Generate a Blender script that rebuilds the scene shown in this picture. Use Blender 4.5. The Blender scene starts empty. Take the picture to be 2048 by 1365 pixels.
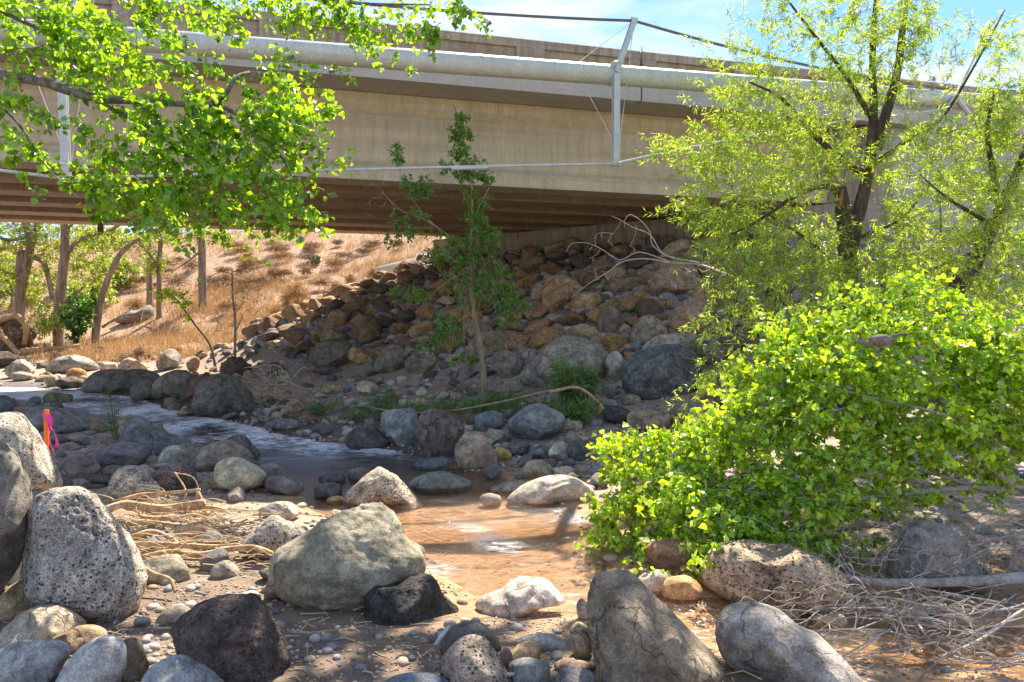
import bpy, bmesh, math, random
import numpy as np
from mathutils import Vector, Matrix
R = math.radians
SC = bpy.context.scene
COL = SC.collection
random.seed(7)
RNG = np.random.default_rng(11)

# ---------------------------------------------------------------- camera, sky, sun, exposure
EYE = 2.0
F = 1422.0            # focal length in photo pixels (photo is 2048 wide)
HOR = 660.0           # row of the horizon
cam = bpy.data.cameras.new('camera'); cam_o = bpy.data.objects.new('camera', cam); COL.objects.link(cam_o)
cam.sensor_width = 36.0; cam.lens = F / 2048 * 36.0
cam.shift_y = -(682.5 - HOR) / 2048
cam.clip_start = 0.05; cam.clip_end = 2000
cam_o.location = (0, 0, EYE); cam_o.rotation_euler = (R(90), 0, 0)
SC.camera = cam_o

SUN_EL, SUN_AZ = R(53), R(16)
S = Vector((math.sin(SUN_AZ) * math.cos(SUN_EL), math.cos(SUN_AZ) * math.cos(SUN_EL), math.sin(SUN_EL)))
sun = bpy.data.lights.new('sun', 'SUN'); sun.energy = 5.0; sun.angle = R(0.55); sun.color = (1.0, 0.90, 0.76)
sun_o = bpy.data.objects.new('sun', sun); COL.objects.link(sun_o)
sun_o.rotation_euler = S.to_track_quat('Z', 'Y').to_euler(); sun_o.location = (0, 0, 30)

W = bpy.data.worlds.new('World'); SC.world = W; W.use_nodes = True
nt = W.node_tree; nt.nodes.clear()
wo = nt.nodes.new('ShaderNodeOutputWorld'); bg = nt.nodes.new('ShaderNodeBackground')
sky = nt.nodes.new('ShaderNodeTexSky'); sky.sky_type = 'NISHITA'; sky.sun_disc = False
sky.sun_elevation = SUN_EL; sky.sun_rotation = SUN_AZ; sky.air_density = 1.0; sky.dust_density = 0.1; sky.ozone_density = 2.5
tc = nt.nodes.new('ShaderNodeTexCoord'); sep = nt.nodes.new('ShaderNodeSeparateXYZ')
nt.links.new(tc.outputs['Generated'], sep.inputs[0])
mx = nt.nodes.new('ShaderNodeMath'); mx.operation = 'MAXIMUM'; mx.inputs[1].default_value = 0.06
nt.links.new(sep.outputs['Z'], mx.inputs[0])
dv = nt.nodes.new('ShaderNodeVectorMath'); dv.operation = 'DIVIDE'
cmb = nt.nodes.new('ShaderNodeCombineXYZ')
for i in range(3): nt.links.new(mx.outputs[0], cmb.inputs[i])
nt.links.new(tc.outputs['Generated'], dv.inputs[0]); nt.links.new(cmb.outputs[0], dv.inputs[1])
mp = nt.nodes.new('ShaderNodeMapping'); mp.inputs['Scale'].default_value = (0.75, 1.1, 0.0); mp.inputs['Location'].default_value = (2.2, 0.6, 0)
nt.links.new(dv.outputs[0], mp.inputs[0])
cn = nt.nodes.new('ShaderNodeTexNoise'); cn.inputs['Scale'].default_value = 1.5; cn.inputs['Detail'].default_value = 8; cn.inputs['Roughness'].default_value = 0.58; cn.inputs['Distortion'].default_value = 0.7
nt.links.new(mp.outputs[0], cn.inputs['Vector'])
cr = nt.nodes.new('ShaderNodeValToRGB'); cr.color_ramp.elements[0].position = 0.44; cr.color_ramp.elements[1].position = 0.72
nt.links.new(cn.outputs['Fac'], cr.inputs[0])
mixc = nt.nodes.new('ShaderNodeMix'); mixc.data_type = 'RGBA'
nt.links.new(cr.outputs['Color'], mixc.inputs[0]); sm = nt.nodes.new('ShaderNodeMix'); sm.data_type = 'RGBA'; sm.blend_type = 'MULTIPLY'; sm.inputs[0].default_value = 1; sm.inputs[7].default_value = (.60, .76, 1.0, 1); nt.links.new(sky.outputs[0], sm.inputs[6]); nt.links.new(sm.outputs[2], mixc.inputs[6])
mixc.inputs[7].default_value = (4.6, 4.75, 5.0, 1)
nt.links.new(mixc.outputs[2], bg.inputs['Color']); bg.inputs['Strength'].default_value = 0.1
nt.links.new(bg.outputs[0], wo.inputs[0])

SC.view_settings.view_transform = 'Standard'; SC.view_settings.look = 'None'
SC.view_settings.exposure = 1.5; SC.view_settings.gamma = 1.0; SC.view_settings.use_curve_mapping = False
SC.cycles.max_bounces = 8; SC.cycles.diffuse_bounces = 4; SC.cycles.transmission_bounces = 4; SC.cycles.transparent_max_bounces = 12
SC.cycles.sample_clamp_indirect = 6.0

# ---------------------------------------------------------------- numeric helpers
TAB = RNG.random((64, 64, 64))
def vnoise(p):
    p = np.asarray(p, float); i = np.floor(p).astype(int); f = p - i; f = f * f * (3 - 2 * f); i &= 63; j = (i + 1) & 63
    x0, y0, z0 = i[..., 0], i[..., 1], i[..., 2]; x1, y1, z1 = j[..., 0], j[..., 1], j[..., 2]
    fx, fy, fz = f[..., 0], f[..., 1], f[..., 2]
    a = TAB[x0, y0, z0] * (1 - fx) + TAB[x1, y0, z0] * fx; b = TAB[x0, y1, z0] * (1 - fx) + TAB[x1, y1, z0] * fx
    c = TAB[x0, y0, z1] * (1 - fx) + TAB[x1, y0, z1] * fx; d = TAB[x0, y1, z1] * (1 - fx) + TAB[x1, y1, z1] * fx
    return (a * (1 - fy) + b * fy) * (1 - fz) + (c * (1 - fy) + d * fy) * fz
def fbm(p, o=4):
    s = 0; a = 0.5; p = np.asarray(p, float)
    for k in range(o): s = s + a * (vnoise(p + 17.3 * k) - 0.5) * 2; p = p * 2.03; a *= 0.5
    return s
def P(px, py, d):      # the point seen at photo pixel (px, py) at depth d
    return np.array([(px - 1024) / F * d, d, EYE - (py - HOR) / F * d])
def sstep(a, b, x):
    t = np.clip((x - a) / (b - a), 0, 1); return t * t * (3 - 2 * t)

# ---------------------------------------------------------------- terrain
def zw(y):             # water level, rising gently upstream
    t = np.clip((np.asarray(y, float) - 7.0) / 10.0, 0, 1)
    return 0.6 * (t * 0.75 + 0.25 * t * t)
def water_hit(px, py):
    d = np.linspace(2, 60, 5801); z = EYE - (py - HOR) / F * d
    k = np.argmax(z <= zw(d)); return np.array([(px - 1024) / F * d[k], d[k]])
STREAM = [(2350, 1330, .5), (2100, 1310, .5), (1800, 1285, .45), (1500, 1242, .35), (1260, 1212, .42), (1060, 1150, .78), (985, 1062, 1.0),
          (850, 985, 1.15), (690, 930, 1.0), (520, 888, .72), (330, 838, .55), (205, 804, .65), (60, 786, .75), (-250, 778, 1.0), (-900, 772, 1.4)]
SP = np.array([water_hit(a, b) for a, b, _ in STREAM]); SWD = np.array([c for *_, c in STREAM])
def stream_e(x, y):
    x = np.asarray(x, float); y = np.asarray(y, float)
    best = np.full(x.shape, 1e9); side = np.zeros(x.shape)
    x = x + .10 * np.sin(2.1 * y + 1.3 * x) + .05 * np.sin(5.3 * y - 2 * x); y = y + .08 * np.sin(2.7 * x + .9 * y) + .04 * np.sin(6.1 * x + 1)
    for k in range(len(SP) - 1):
        a, b = SP[k], SP[k + 1]; ab = b - a
        t = np.clip(((x - a[0]) * ab[0] + (y - a[1]) * ab[1]) / ab.dot(ab), 0, 1)
        dx = x - a[0] - t * ab[0]; dy = y - a[1] - t * ab[1]
        e = np.hypot(dx, dy) - (SWD[k] * (1 - t) + SWD[k + 1] * t)
        m = e < best; best = np.where(m, e, best); side = np.where(m, np.sign(ab[0] * dy - ab[1] * dx), side)
    return best, side          # side < 0 : far / right bank
AB0, AB1 = np.array([-2.5, 22.2]), np.array([7.6, 15.5])
POLY = np.array([AB0, AB1, [45, 25.2], [45, 36], [0.5, 24.2]])
def poly_dist(x, y):
    inside = np.zeros(x.shape, bool); best = np.full(x.shape, 1e9); bx = np.zeros(x.shape)
    n = len(POLY)
    for k in range(n):
        a, b = POLY[k], POLY[(k + 1) % n]; ab = b - a
        t = np.clip(((x - a[0]) * ab[0] + (y - a[1]) * ab[1]) / ab.dot(ab), 0, 1)
        best = np.minimum(best, np.hypot(x - a[0] - t * ab[0], y - a[1] - t * ab[1]))
        c = ((a[1] > y) != (b[1] > y)); xi = a[0] + (y - a[1]) / (b[1] - a[1] + 1e-12) * ab[0]
        inside ^= c & (x < xi)
    return np.where(inside, 0, best)
def ground(x, y, detail=True):
    x = np.asarray(x, float); y = np.asarray(y, float)
    e, side = stream_e(x, y); w = zw(y); ep = np.maximum(e, 0)
    right = side < 0
    bank = np.where(right, 0.03 * (1 - np.exp(-ep / .3)) + .02 * np.minimum(ep, 1.2) + 0.125 * np.clip(ep - 1.0, 0, 8), 0.075 * (1 - np.exp(-ep / .3)) + 0.035 * np.minimum(ep, 12))
    bed = -0.085 * (1 - np.exp(np.minimum(e, 0) / .25))
    z = w + np.where(e > 0, bank, bed)
    pd = poly_dist(x, y)
    left = sstep(-1.0, -5.5, x) * sstep(17, 21, y)
    rr = 4.25 - (0.60 - 0.15 * left) * pd
    z = np.logaddexp(z * 5, rr * 5) / 5 * (rr > z - 1.2) + z * (rr <= z - 1.2)
    h = x * .261 + y * .965 - 21.1
    hp = np.logaddexp(0, h * 1.2) / 1.2
    far = sstep(20, 25, y)
    hill = 1.15 + 0.40 * np.minimum(hp, 17) + 0.12 * np.maximum(hp - 17, 0)
    z = np.maximum(z, hill * far + z * (1 - far)) if True else z
    if detail:
        q = np.stack([x, y, x * 0], -1)
        z = z + 0.022 * fbm(q * 1.9, 3) * sstep(-.5, .3, e) + (0.02 + .05 * sstep(9, 10, y)) * fbm(q * np.array([.9, 2.4, 1]) + 40, 3) * sstep(.1, -.3, e) + far * 0.30 * fbm(q * .35 + 9, 4)
    return z
def hit(px, py, dmin=2.2):  # where the ray through a pixel meets the ground
    d = np.concatenate([np.arange(dmin, 30, .02), np.arange(30, 90, .1)])
    z = EYE - (py - HOR) / F * d; g = ground((px - 1024) / F * d, d)
    m = z <= g
    k = int(np.argmax(m)) if m.any() else len(d) - 1
    return float(d[k])

# ---------------------------------------------------------------- materials
def mat(name):
    m = bpy.data.materials.new(name); m.use_nodes = True; t = m.node_tree
    return m, t, t.nodes['Principled BSDF'], (lambda typ, **k: node(t, typ, **k)), t.links.new
def node(t, typ, **k):
    n = t.nodes.new('ShaderNode' + typ)
    for a, v in k.items():
        if a in n.inputs: n.inputs[a].default_value = v
        elif hasattr(n, a): setattr(n, a, v)
        else: n.inputs[a.replace('_', ' ')].default_value = v
    return n
def ramp(t, a, b, ca=(0, 0, 0, 1), cb=(1, 1, 1, 1), src=None):
    r = t.nodes.new('ShaderNodeValToRGB'); e = r.color_ramp.elements; e[0].position = a; e[1].position = b; e[0].color = ca; e[1].color = cb
    if src: t.links.new(src, r.inputs[0])
    return r
def mixrgb(t, fac, a, b, mode='MIX'):
    m = t.nodes.new('ShaderNodeMix'); m.data_type = 'RGBA'; m.blend_type = mode
    for i, v in ((0, fac), (6, a), (7, b)):
        if hasattr(v, 'links'): t.links.new(v, m.inputs[i])
        else: m.inputs[i].default_value = v if not isinstance(v, tuple) or len(v) == 4 else (*v, 1)
    return m.outputs[2]
def rock_mat(name, pits=0.0, rough=0.0, speck=0.25):
    m, t, b, N, L = mat(name)
    tcn = N('TexCoord'); oi = N('ObjectInfo')
    mul = N('VectorMath', operation='SCALE'); mul.inputs['Scale'].default_value = 37.0
    cx = N('CombineXYZ')
    for i in range(3): L(oi.outputs['Random'], cx.inputs[i])
    L(cx.outputs[0], mul.inputs[0])
    add = N('VectorMath', operation='ADD'); L(tcn.outputs['Object'], add.inputs[0]); L(mul.outputs[0], add.inputs[1]); V = add.outputs[0]
    n1 = N('TexNoise', Scale=3.2, Detail=5, Roughness=.6, Distortion=.8); L(V, n1.inputs['Vector'])
    n2 = N('TexNoise', Scale=75, Detail=4, Roughness=.7); L(V, n2.inputs['Vector'])
    n3 = N('TexNoise', Scale=9, Detail=9, Roughness=.74, Distortion=.3); L(V, n3.inputs['Vector'])
    c = mixrgb(t, ramp(t, .35, .68, src=n1.outputs['Fac']).outputs['Color'], mixrgb(t, 1.0, oi.outputs['Color'], (.74, .70, .63), 'MULTIPLY'), mixrgb(t, 1.0, oi.outputs['Color'], (1.46, 1.33, 1.13), 'MULTIPLY'))
    c = mixrgb(t, speck * 1.7, c, mixrgb(t, 1.0, c, ramp(t, .36, .64, (.30, .30, .30, 1), (1.75, 1.72, 1.66, 1), n2.outputs['Fac']).outputs['Color'], 'MULTIPLY'))
    c = mixrgb(t, .75, c, mixrgb(t, 1.0, c, ramp(t, .40, .60, (.46, .43, .40, 1), (1.35, 1.33, 1.3, 1), n3.outputs['Fac']).outputs['Color'], 'MULTIPLY'))
    # pale dried silt in patches and light veins
    n4 = N('TexNoise', Scale=2.1, Detail=7, Roughness=.7); L(V, n4.inputs['Vector'])
    c = mixrgb(t, ramp(t, .60, .74, (0, 0, 0, 1), (.30, .30, .30, 1), n4.outputs['Fac']).outputs['Color'], c, (.46, .40, .33))
    vc = N('TexVoronoi', feature='DISTANCE_TO_EDGE', Scale=2.3); dn = N('TexNoise', Scale=6, Detail=5); L(V, dn.inputs['Vector']); dm = N('VectorMath', operation='MULTIPLY_ADD'); dm.inputs[1].default_value = (.28, .28, .28); L(dn.outputs['Color'], dm.inputs[0]); L(V, dm.inputs[2]); L(dm.outputs[0], vc.inputs['Vector'])
    cm = N('TexNoise', Scale=1.7, Detail=2); L(V, cm.inputs['Vector']); cmr = ramp(t, .50, .60, src=cm.outputs['Fac'])
    crk = mixrgb(t, cmr.outputs['Color'], (1, 1, 1), ramp(t, .002, .016, (.0, .0, .0, 1), (1, 1, 1, 1), vc.outputs['Distance']).outputs['Color'])
    c = mixrgb(t, .45, c, mixrgb(t, 1.0, c, crk, 'MULTIPLY'))
    hts = [(crk, .5), (n3.outputs['Fac'], 1.0 + rough * 1.0), (n2.outputs['Fac'], .22 + rough * .3)]
    if pits:
        vo = N('TexVoronoi', Scale=34.0, Randomness=1.0); L(V, vo.inputs['Vector'])
        vm = N('TexNoise', Scale=5.0, Detail=2); L(V, vm.inputs['Vector'])
        pr = ramp(t, .10, .34, src=vo.outputs['Distance'])
        msk = ramp(t, .34, .50, src=vm.outputs['Fac'])
        ph = mixrgb(t, msk.outputs['Color'], (1, 1, 1), pr.outputs['Color'])
        vo2 = N('TexVoronoi', Scale=85.0); L(V, vo2.inputs['Vector'])
        p2 = ramp(t, .08, .30, src=vo2.outputs['Distance'])
        ph = mixrgb(t, .6, ph, p2.outputs['Color'], 'MULTIPLY')
        c = mixrgb(t, .85 * pits, c, mixrgb(t, 1.0, c, ph, 'MULTIPLY'))
        hts.append((ph, 1.7 * pits))
    if rough:
        vo3 = N('TexVoronoi', Scale=26.0, feature='SMOOTH_F1'); L(V, vo3.inputs['Vector']); hts.append((vo3.outputs['Distance'], .9 * rough))
    L(c, b.inputs['Base Color']); b.inputs['Roughness'].default_value = .82; b.inputs['Specular IOR Level'].default_value = .3
    tot = None
    for o, k in hts:
        mm = N('Math', operation='MULTIPLY'); mm.inputs[1].default_value = k; L(o, mm.inputs[0])
        if tot is None: tot = mm.outputs[0]
        else:
            a2 = N('Math', operation='ADD'); L(tot, a2.inputs[0]); L(mm.outputs[0], a2.inputs[1]); tot = a2.outputs[0]
    bp = N('Bump', Strength=.9, Distance=.028 if not rough else .045); L(tot, bp.inputs['Height']); L(bp.outputs[0], b.inputs['Normal'])
    return m
M = {}
M['s'] = rock_mat('smooth_river_stone'); M['p'] = rock_mat('pitted_basalt', pits=1.0, speck=.3); M['r'] = rock_mat('rough_scoria', rough=1.0, pits=.5)
def concrete(name, col, dark, sc=1.0, streak=.5):
    m, t, b, N, L = mat(name); tcn = N('TexCoord')
    mp = N('Mapping'); mp.inputs['Scale'].default_value = (5 * sc, 5 * sc, .55); L(tcn.outputs['Object'], mp.inputs[0])
    st = N('TexNoise', Scale=1.3, Detail=6, Roughness=.7); L(mp.outputs[0], st.inputs['Vector'])
    n1 = N('TexNoise', Scale=.8, Detail=7, Roughness=.65, Distortion=.6); L(tcn.outputs['Object'], n1.inputs['Vector'])
    n2 = N('TexNoise', Scale=30, Detail=4, Roughness=.7); L(tcn.outputs['Object'], n2.inputs['Vector'])
    mp2 = N('Mapping'); mp2.inputs['Scale'].default_value = (.25, .25, 7.0); L(tcn.outputs['Object'], mp2.inputs[0])
    hb = N('TexNoise', Scale=1.0, Detail=3, Roughness=.5); L(mp2.outputs[0], hb.inputs['Vector'])
    c = mixrgb(t, ramp(t, .42, .72, (0, 0, 0, 1), (streak,) * 3 + (1,), st.outputs['Fac']).outputs['Color'], col, dark)
    c = mixrgb(t, ramp(t, .40, .70, (0, 0, 0, 1), (.55, .55, .55, 1), n1.outputs['Fac']).outputs['Color'], c, tuple(v * .72 for v in col))
    c = mixrgb(t, ramp(t, .45, .65, (0, 0, 0, 1), (.30, .30, .30, 1), hb.outputs['Fac']).outputs['Color'], c, dark)
    c = mixrgb(t, .35, c, mixrgb(t, 1.0, c, ramp(t, .3, .7, (.6, .6, .6, 1), (1.35, 1.35, 1.35, 1), n2.outputs['Fac']).outputs['Color'], 'MULTIPLY'))
    L(c, b.inputs['Base Color']); b.inputs['Roughness'].default_value = .85
    bp = N('Bump', Strength=.35, Distance=.02); L(n2.outputs['Fac'], bp.inputs['Height']); L(bp.outputs[0], b.inputs['Normal'])
    return m
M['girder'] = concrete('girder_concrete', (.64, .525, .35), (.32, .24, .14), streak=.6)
M['inner'] = concrete('shade_brown_concrete', (.47, .345, .22), (.20, .13, .08), streak=.6)  # inner girders: under-deck shade put into a darker, browner concrete colour
M['parapet'] = concrete('parapet_concrete', (.46, .37, .27), (.15, .115, .08), streak=1.0)
M['deck'] = concrete('deck_concrete', (.46, .42, .36), (.30, .26, .2), streak=.4)
M['abut'] = concrete('abutment_concrete', (.40, .33, .25), (.14, .10, .07), sc=1.2, streak=.9)
M['wing'] = concrete('wing_concrete', (.45, .43, .40), (.3, .28, .26), streak=.3)
def simple(name, col, rough=.6, metal=0.0, nsc=9, var=.25, bump=0):
    m, t, b, N, L = mat(name); tcn = N('TexCoord')
    n = N('TexNoise', Scale=nsc, Detail=5, Roughness=.65); L(tcn.outputs['Object'], n.inputs['Vector'])
    c = mixrgb(t, 1.0, (*col, 1), ramp(t, .3, .7, (1 - var,) * 3 + (1,), (1 + var,) * 3 + (1,), n.outputs['Fac']).outputs['Color'], 'MULTIPLY')
    L(c, b.inputs['Base Color']); b.inputs['Roughness'].default_value = rough; b.inputs['Metallic'].default_value = metal
    if bump:
        bp = N('Bump', Strength=.8, Distance=bump); L(n.outputs['Fac'], bp.inputs['Height']); L(bp.outputs[0], b.inputs['Normal'])
    return m
M['pipe'] = concrete('painted_pipe', (.60, .62, .55), (.38, .36, .29), streak=.5); M['pipe'].node_tree.nodes['Principled BSDF'].inputs['Roughness'].default_value = .4
M['galv'] = simple('grey_painted_steel', (.55, .57, .55), .5, .2, 6, .15)
M['cable'] = simple('cable_steel', (.16, .15, .13), .6, .4)
M['rust'] = simple('rusty_pipe', (.20, .11, .06), .8, 0, 6, .4)
M['orange'] = simple('orange_paint', (.95, .20, .02), .55, 0, 20, .12)
M['pink'] = simple('pink_flagging', (.95, .06, .35), .4, 0, 20, .15)
M['cactus'] = simple('cactus_pad', (.09, .16, .06), .7, 0, 20, .3)
def bark(name, ca, cb, zs=.25, sc=9, bump=.02):
    m, t, b, N, L = mat(name); tcn = N('TexCoord'); mp = N('Mapping'); mp.inputs['Scale'].default_value = (1, 1, zs); L(tcn.outputs['Object'], mp.inputs[0])
    n = N('TexNoise', Scale=sc, Detail=6, Roughness=.7, Distortion=.5); L(mp.outputs[0], n.inputs['Vector'])
    c = ramp(t, .35, .68, (*ca, 1), (*cb, 1), n.outputs['Fac'])
    L(c.outputs['Color'], b.inputs['Base Color']); b.inputs['Roughness'].default_value = .9
    bp = N('Bump', Strength=1.0, Distance=bump); L(n.outputs['Fac'], bp.inputs['Height']); L(bp.outputs[0], b.inputs['Normal'])
    return m
M['willow_bark'] = bark('willow_bark', (.035, .024, .017), (.16, .115, .08), .16, 16, .035)
M['cotton_bark'] = bark('grey_branch_bark', (.20, .17, .13), (.50, .46, .40), .5, 12, .006)
M['dark_twig'] = bark('brown_twig_bark', (.10, .07, .045), (.26, .20, .14), .4, 14, .004)
M['limb'] = bark('limb_bark', (.07, .055, .045), (.30, .25, .20), .6, 14, .012)
M['far_bark'] = bark('cottonwood_trunk_bark', (.13, .09, .065), (.40, .31, .24), .15, 9, .03)
M['sapling_bark'] = bark('sapling_bark', (.24, .16, .10), (.46, .34, .23), .3, 10, .006)
M['bleached'] = bark('bleached_dead_wood', (.34, .29, .23), (.66, .60, .52), .5, 14, .004)
M['drift'] = bark('driftwood', (.25, .14, .065), (.66, .46, .26), .35, 22, .012)
M['torn'] = bark('torn_wood', (.26, .10, .035), (.48, .22, .08), .2, 20, .01)
M['straw'] = bark('dry_stem', (.40, .28, .14), (.66, .50, .30), 1, 6, .002)
M['root'] = bark('root_mass', (.07, .045, .03), (.28, .18, .11), 1, 14, .03)
def leaf_mat(name, dif, tra, gl=.06, var=.35, yellow=.12, tf=.5, yk=1.45):
    m = bpy.data.materials.new(name); m.use_nodes = True; t = m.node_tree; t.nodes.clear(); L = t.links.new
    out = t.nodes.new('ShaderNodeOutputMaterial'); geo = t.nodes.new('ShaderNodeNewGeometry')
    r = geo.outputs['Random Per Island']
    br = ramp(t, 0, 1, (1 - var,) * 3 + (1,), (1 + var,) * 3 + (1,), r)
    wn = t.nodes.new('ShaderNodeTexWhiteNoise'); wn.noise_dimensions = '1D'; L(r, wn.inputs['W'])
    yr = ramp(t, 1 - yellow - .02, 1 - yellow + .02, (0, 0, 0, 1), (.75, .75, .75, 1), wn.outputs['Value'])
    d = mixrgb(t, 1.0, mixrgb(t, yr.outputs['Color'], (*dif, 1), (dif[0] * 2.0, dif[1] * 1.25, dif[2], 1)), br.outputs['Color'], 'MULTIPLY')
    q = mixrgb(t, 1.0, mixrgb(t, yr.outputs['Color'], (*tra, 1), (min(1, tra[0] * yk), tra[1] * 1.02, tra[2], 1)), br.outputs['Color'], 'MULTIPLY')
    a = t.nodes.new('ShaderNodeBsdfDiffuse'); b = t.nodes.new('ShaderNodeBsdfTranslucent'); g = t.nodes.new('ShaderNodeBsdfGlossy'); g.inputs['Roughness'].default_value = .32
    L(d, a.inputs['Color']); L(q, b.inputs['Color'])
    m1 = t.nodes.new('ShaderNodeMixShader'); m1.inputs[0].default_value = tf; L(a.outputs[0], m1.inputs[1]); L(b.outputs[0], m1.inputs[2])
    m2 = t.nodes.new('ShaderNodeMixShader'); m2.inputs[0].default_value = gl; L(m1.outputs[0], m2.inputs[1]); L(g.outputs[0], m2.inputs[2])
    L(m2.outputs[0], out.inputs[0]); return m
M['cotton_leaf'] = leaf_mat('cottonwood_leaf', (.13, .27, .02), (.42, .68, .012), var=.55, tf=.60, yk=1.2)
M['sap_leaf'] = leaf_mat('bright_cottonwood_leaf', (.29, .47, .035), (.55, .77, .016), gl=.07, yellow=.2, var=.65, tf=.58, yk=1.25)
M['willow_leaf'] = leaf_mat('willow_leaf', (.24, .39, .05), (.47, .66, .03), yellow=.3, var=.5, tf=.55, gl=.08)
M['green_leaf'] = leaf_mat('green_sapling_leaf', (.11, .25, .03), (.24, .48, .03), yellow=.08)
M['weed_leaf'] = leaf_mat('weed_leaf', (.11, .24, .045), (.22, .42, .04), yellow=.08)
M['dark_leaf'] = leaf_mat('dark_bush_leaf', (.05, .14, .02), (.12, .30, .02), yellow=.03)
M['far_leaf'] = leaf_mat('far_cottonwood_leaf', (.17, .27, .05), (.46, .56, .05), yellow=.2, tf=.5)
M['dry'] = leaf_mat('dry_grass_blade', (.54, .36, .19), (.42, .27, .12), gl=0, var=.35, yellow=0, tf=.3)
M['dry_grey'] = leaf_mat('dry_brush', (.46, .33, .20), (.3, .2, .1), gl=0, var=.4, yellow=0, tf=.15)

# ---------------------------------------------------------------- object helpers
def setp(o, label=None, cat=None, group=None, kind=None, color=None):
    if label: o['label'] = label
    if cat: o['category'] = cat
    if group: o['group'] = group
    if kind: o['kind'] = kind
    if color is not None: o.color = (*color, 1)
    return o
def link(name, verts, faces, mats, parent=None, loc=(0, 0, 0), smooth=True, midx=None):
    me = bpy.data.meshes.new(name); me.from_pydata([tuple(v) for v in verts] if not isinstance(verts, list) else verts, [], faces)
    for m in (mats if isinstance(mats, (list, tuple)) else [mats]): me.materials.append(M[m] if isinstance(m, str) else m)
    if smooth: me.polygons.foreach_set('use_smooth', [True] * len(me.polygons))
    if midx is not None: me.polygons.foreach_set('material_index', midx)
    me.update()
    o = bpy.data.objects.new(name, me); COL.objects.link(o); o.location = loc
    if parent: o.parent = parent
    return o
def empty(name, loc=(0, 0, 0), rz=0, **k):
    o = bpy.data.objects.new(name, None); COL.objects.link(o); o.location = loc; o.rotation_euler = (0, 0, rz); o.empty_display_size = .2
    return setp(o, **k)
class MB:
    def __init__(s): s.v = []; s.f = []; s.mi = []
    def add(s, vs, fs, mi=0):
        n = len(s.v); s.v.extend([tuple(map(float, v)) for v in vs]); s.f.extend([tuple(i + n for i in f) for f in fs]); s.mi.extend([mi] * len(fs)); return s
    def box(s, x0, x1, y0, y1, z0, z1, mi=0):
        v = [(x, y, z) for x in (x0, x1) for y in (y0, y1) for z in (z0, z1)]
        return s.add(v, [(0, 1, 3, 2), (4, 6, 7, 5), (0, 4, 5, 1), (2, 3, 7, 6), (0, 2, 6, 4), (1, 5, 7, 3)], mi)
    def prism(s, prof, x0, x1):          # profile in (y, z), extruded along x; ends may be skewed through callables
        n = len(prof); e0 = x0 if callable(x0) else (lambda y: x0); e1 = x1 if callable(x1) else (lambda y: x1)
        v = [(e0(y), y, z) for y, z in prof] + [(e1(y), y, z) for y, z in prof]
        f = [(i, (i + 1) % n, n + (i + 1) % n, n + i) for i in range(n)] + [tuple(range(n - 1, -1, -1)), tuple(range(n, 2 * n))]
        return s.add(v, f)
    def tube(s, pts, rad, n=6, mi=0, cap=True, wob=0.0):
        pts = np.asarray(pts, float); m = len(pts)
        if np.isscalar(rad): rad = [rad] * m
        tan = np.gradient(pts, axis=0); tan /= np.linalg.norm(tan, axis=1)[:, None] + 1e-12
        ref = np.array([0.31, 0.17, 0.93]) if abs(tan[0][2]) < .9 else np.array([.95, .2, .1])
        vs = []; a = np.arange(n) * 2 * math.pi / n; ca, sa = np.cos(a), np.sin(a)
        u = np.cross(ref, tan[0]); u /= np.linalg.norm(u)
        for i in range(m):
            u = u - tan[i] * u.dot(tan[i]); u /= np.linalg.norm(u) + 1e-12; w = np.cross(tan[i], u)
            rr = rad[i] * (1 + wob * (vnoise(np.stack([pts[i][0] * 5 + ca * 1.7, pts[i][1] * 5 + sa * 1.7, pts[i][2] * 5 + 0 * ca], -1)) - .5)) if wob else np.full(n, rad[i])
            vs.extend(pts[i] + (ca * rr)[:, None] * u + (sa * rr)[:, None] * w)
        fs = [(i * n + k, i * n + (k + 1) % n, (i + 1) * n + (k + 1) % n, (i + 1) * n + k) for i in range(m - 1) for k in range(n)]
        if cap: fs += [tuple(range(n - 1, -1, -1)), tuple(range((m - 1) * n, m * n))]
        return s.add(vs, fs, mi)
    def build(s, name, mats, parent=None, loc=(0, 0, 0), smooth=False):
        lv = np.array(s.v) - np.array(loc) if parent is None else np.array(s.v)
        return link(name, lv.tolist(), s.f, mats, parent, loc if parent is None else (0, 0, 0), smooth, s.mi)
def spline(pts, n=6):
    p = np.asarray(pts, float); p = np.vstack([2 * p[0] - p[1], p, 2 * p[-1] - p[-2]]); out = []
    for i in range(1, len(p) - 2):
        for t in np.linspace(0, 1, n, endpoint=False):
            a, b, c, d = p[i - 1:i + 3]
            out.append(.5 * (2 * b + (c - a) * t + (2 * a - 5 * b + 4 * c - d) * t * t + (3 * b - a - 3 * c + d) * t ** 3))
    out.append(p[-2]); return np.array(out)

# ---------------------------------------------------------------- ground sheet
def graded(lo, hi, c0, c1, fine, g=1.16):
    a = list(np.arange(c0, c1 + 1e-6, fine)); s = fine; x = a[-1]
    while x < hi: s *= g; x += s; a.append(x)
    s = fine; x = a[0]; pre = []
    while x > lo: s *= g; x -= s; pre.append(x)
    return np.array(pre[::-1] + a)
gx = graded(-160, 160, -7.5, 6.5, .065, 1.10); gy = graded(-25, 260, 2.6, 14, .065, 1.05)
X, Y = np.meshgrid(gx, gy); Z = ground(X, Y)
nx, ny = len(gx), len(gy)
idx = np.arange(nx * ny).reshape(ny, nx)
faces = np.stack([idx[:-1, :-1], idx[:-1, 1:], idx[1:, 1:], idx[1:, :-1]], -1).reshape(-1, 4).tolist()
m, t, b, N, L = mat('bank_sand_and_soil')
geo = N('NewGeometry'); pos = geo.outputs['Position']
aw = N('Attribute', attribute_name='wet'); ag = N('Attribute', attribute_name='hill')
n1 = N('TexNoise', Scale=.9, Detail=6, Roughness=.6); L(pos, n1.inputs['Vector'])
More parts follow.
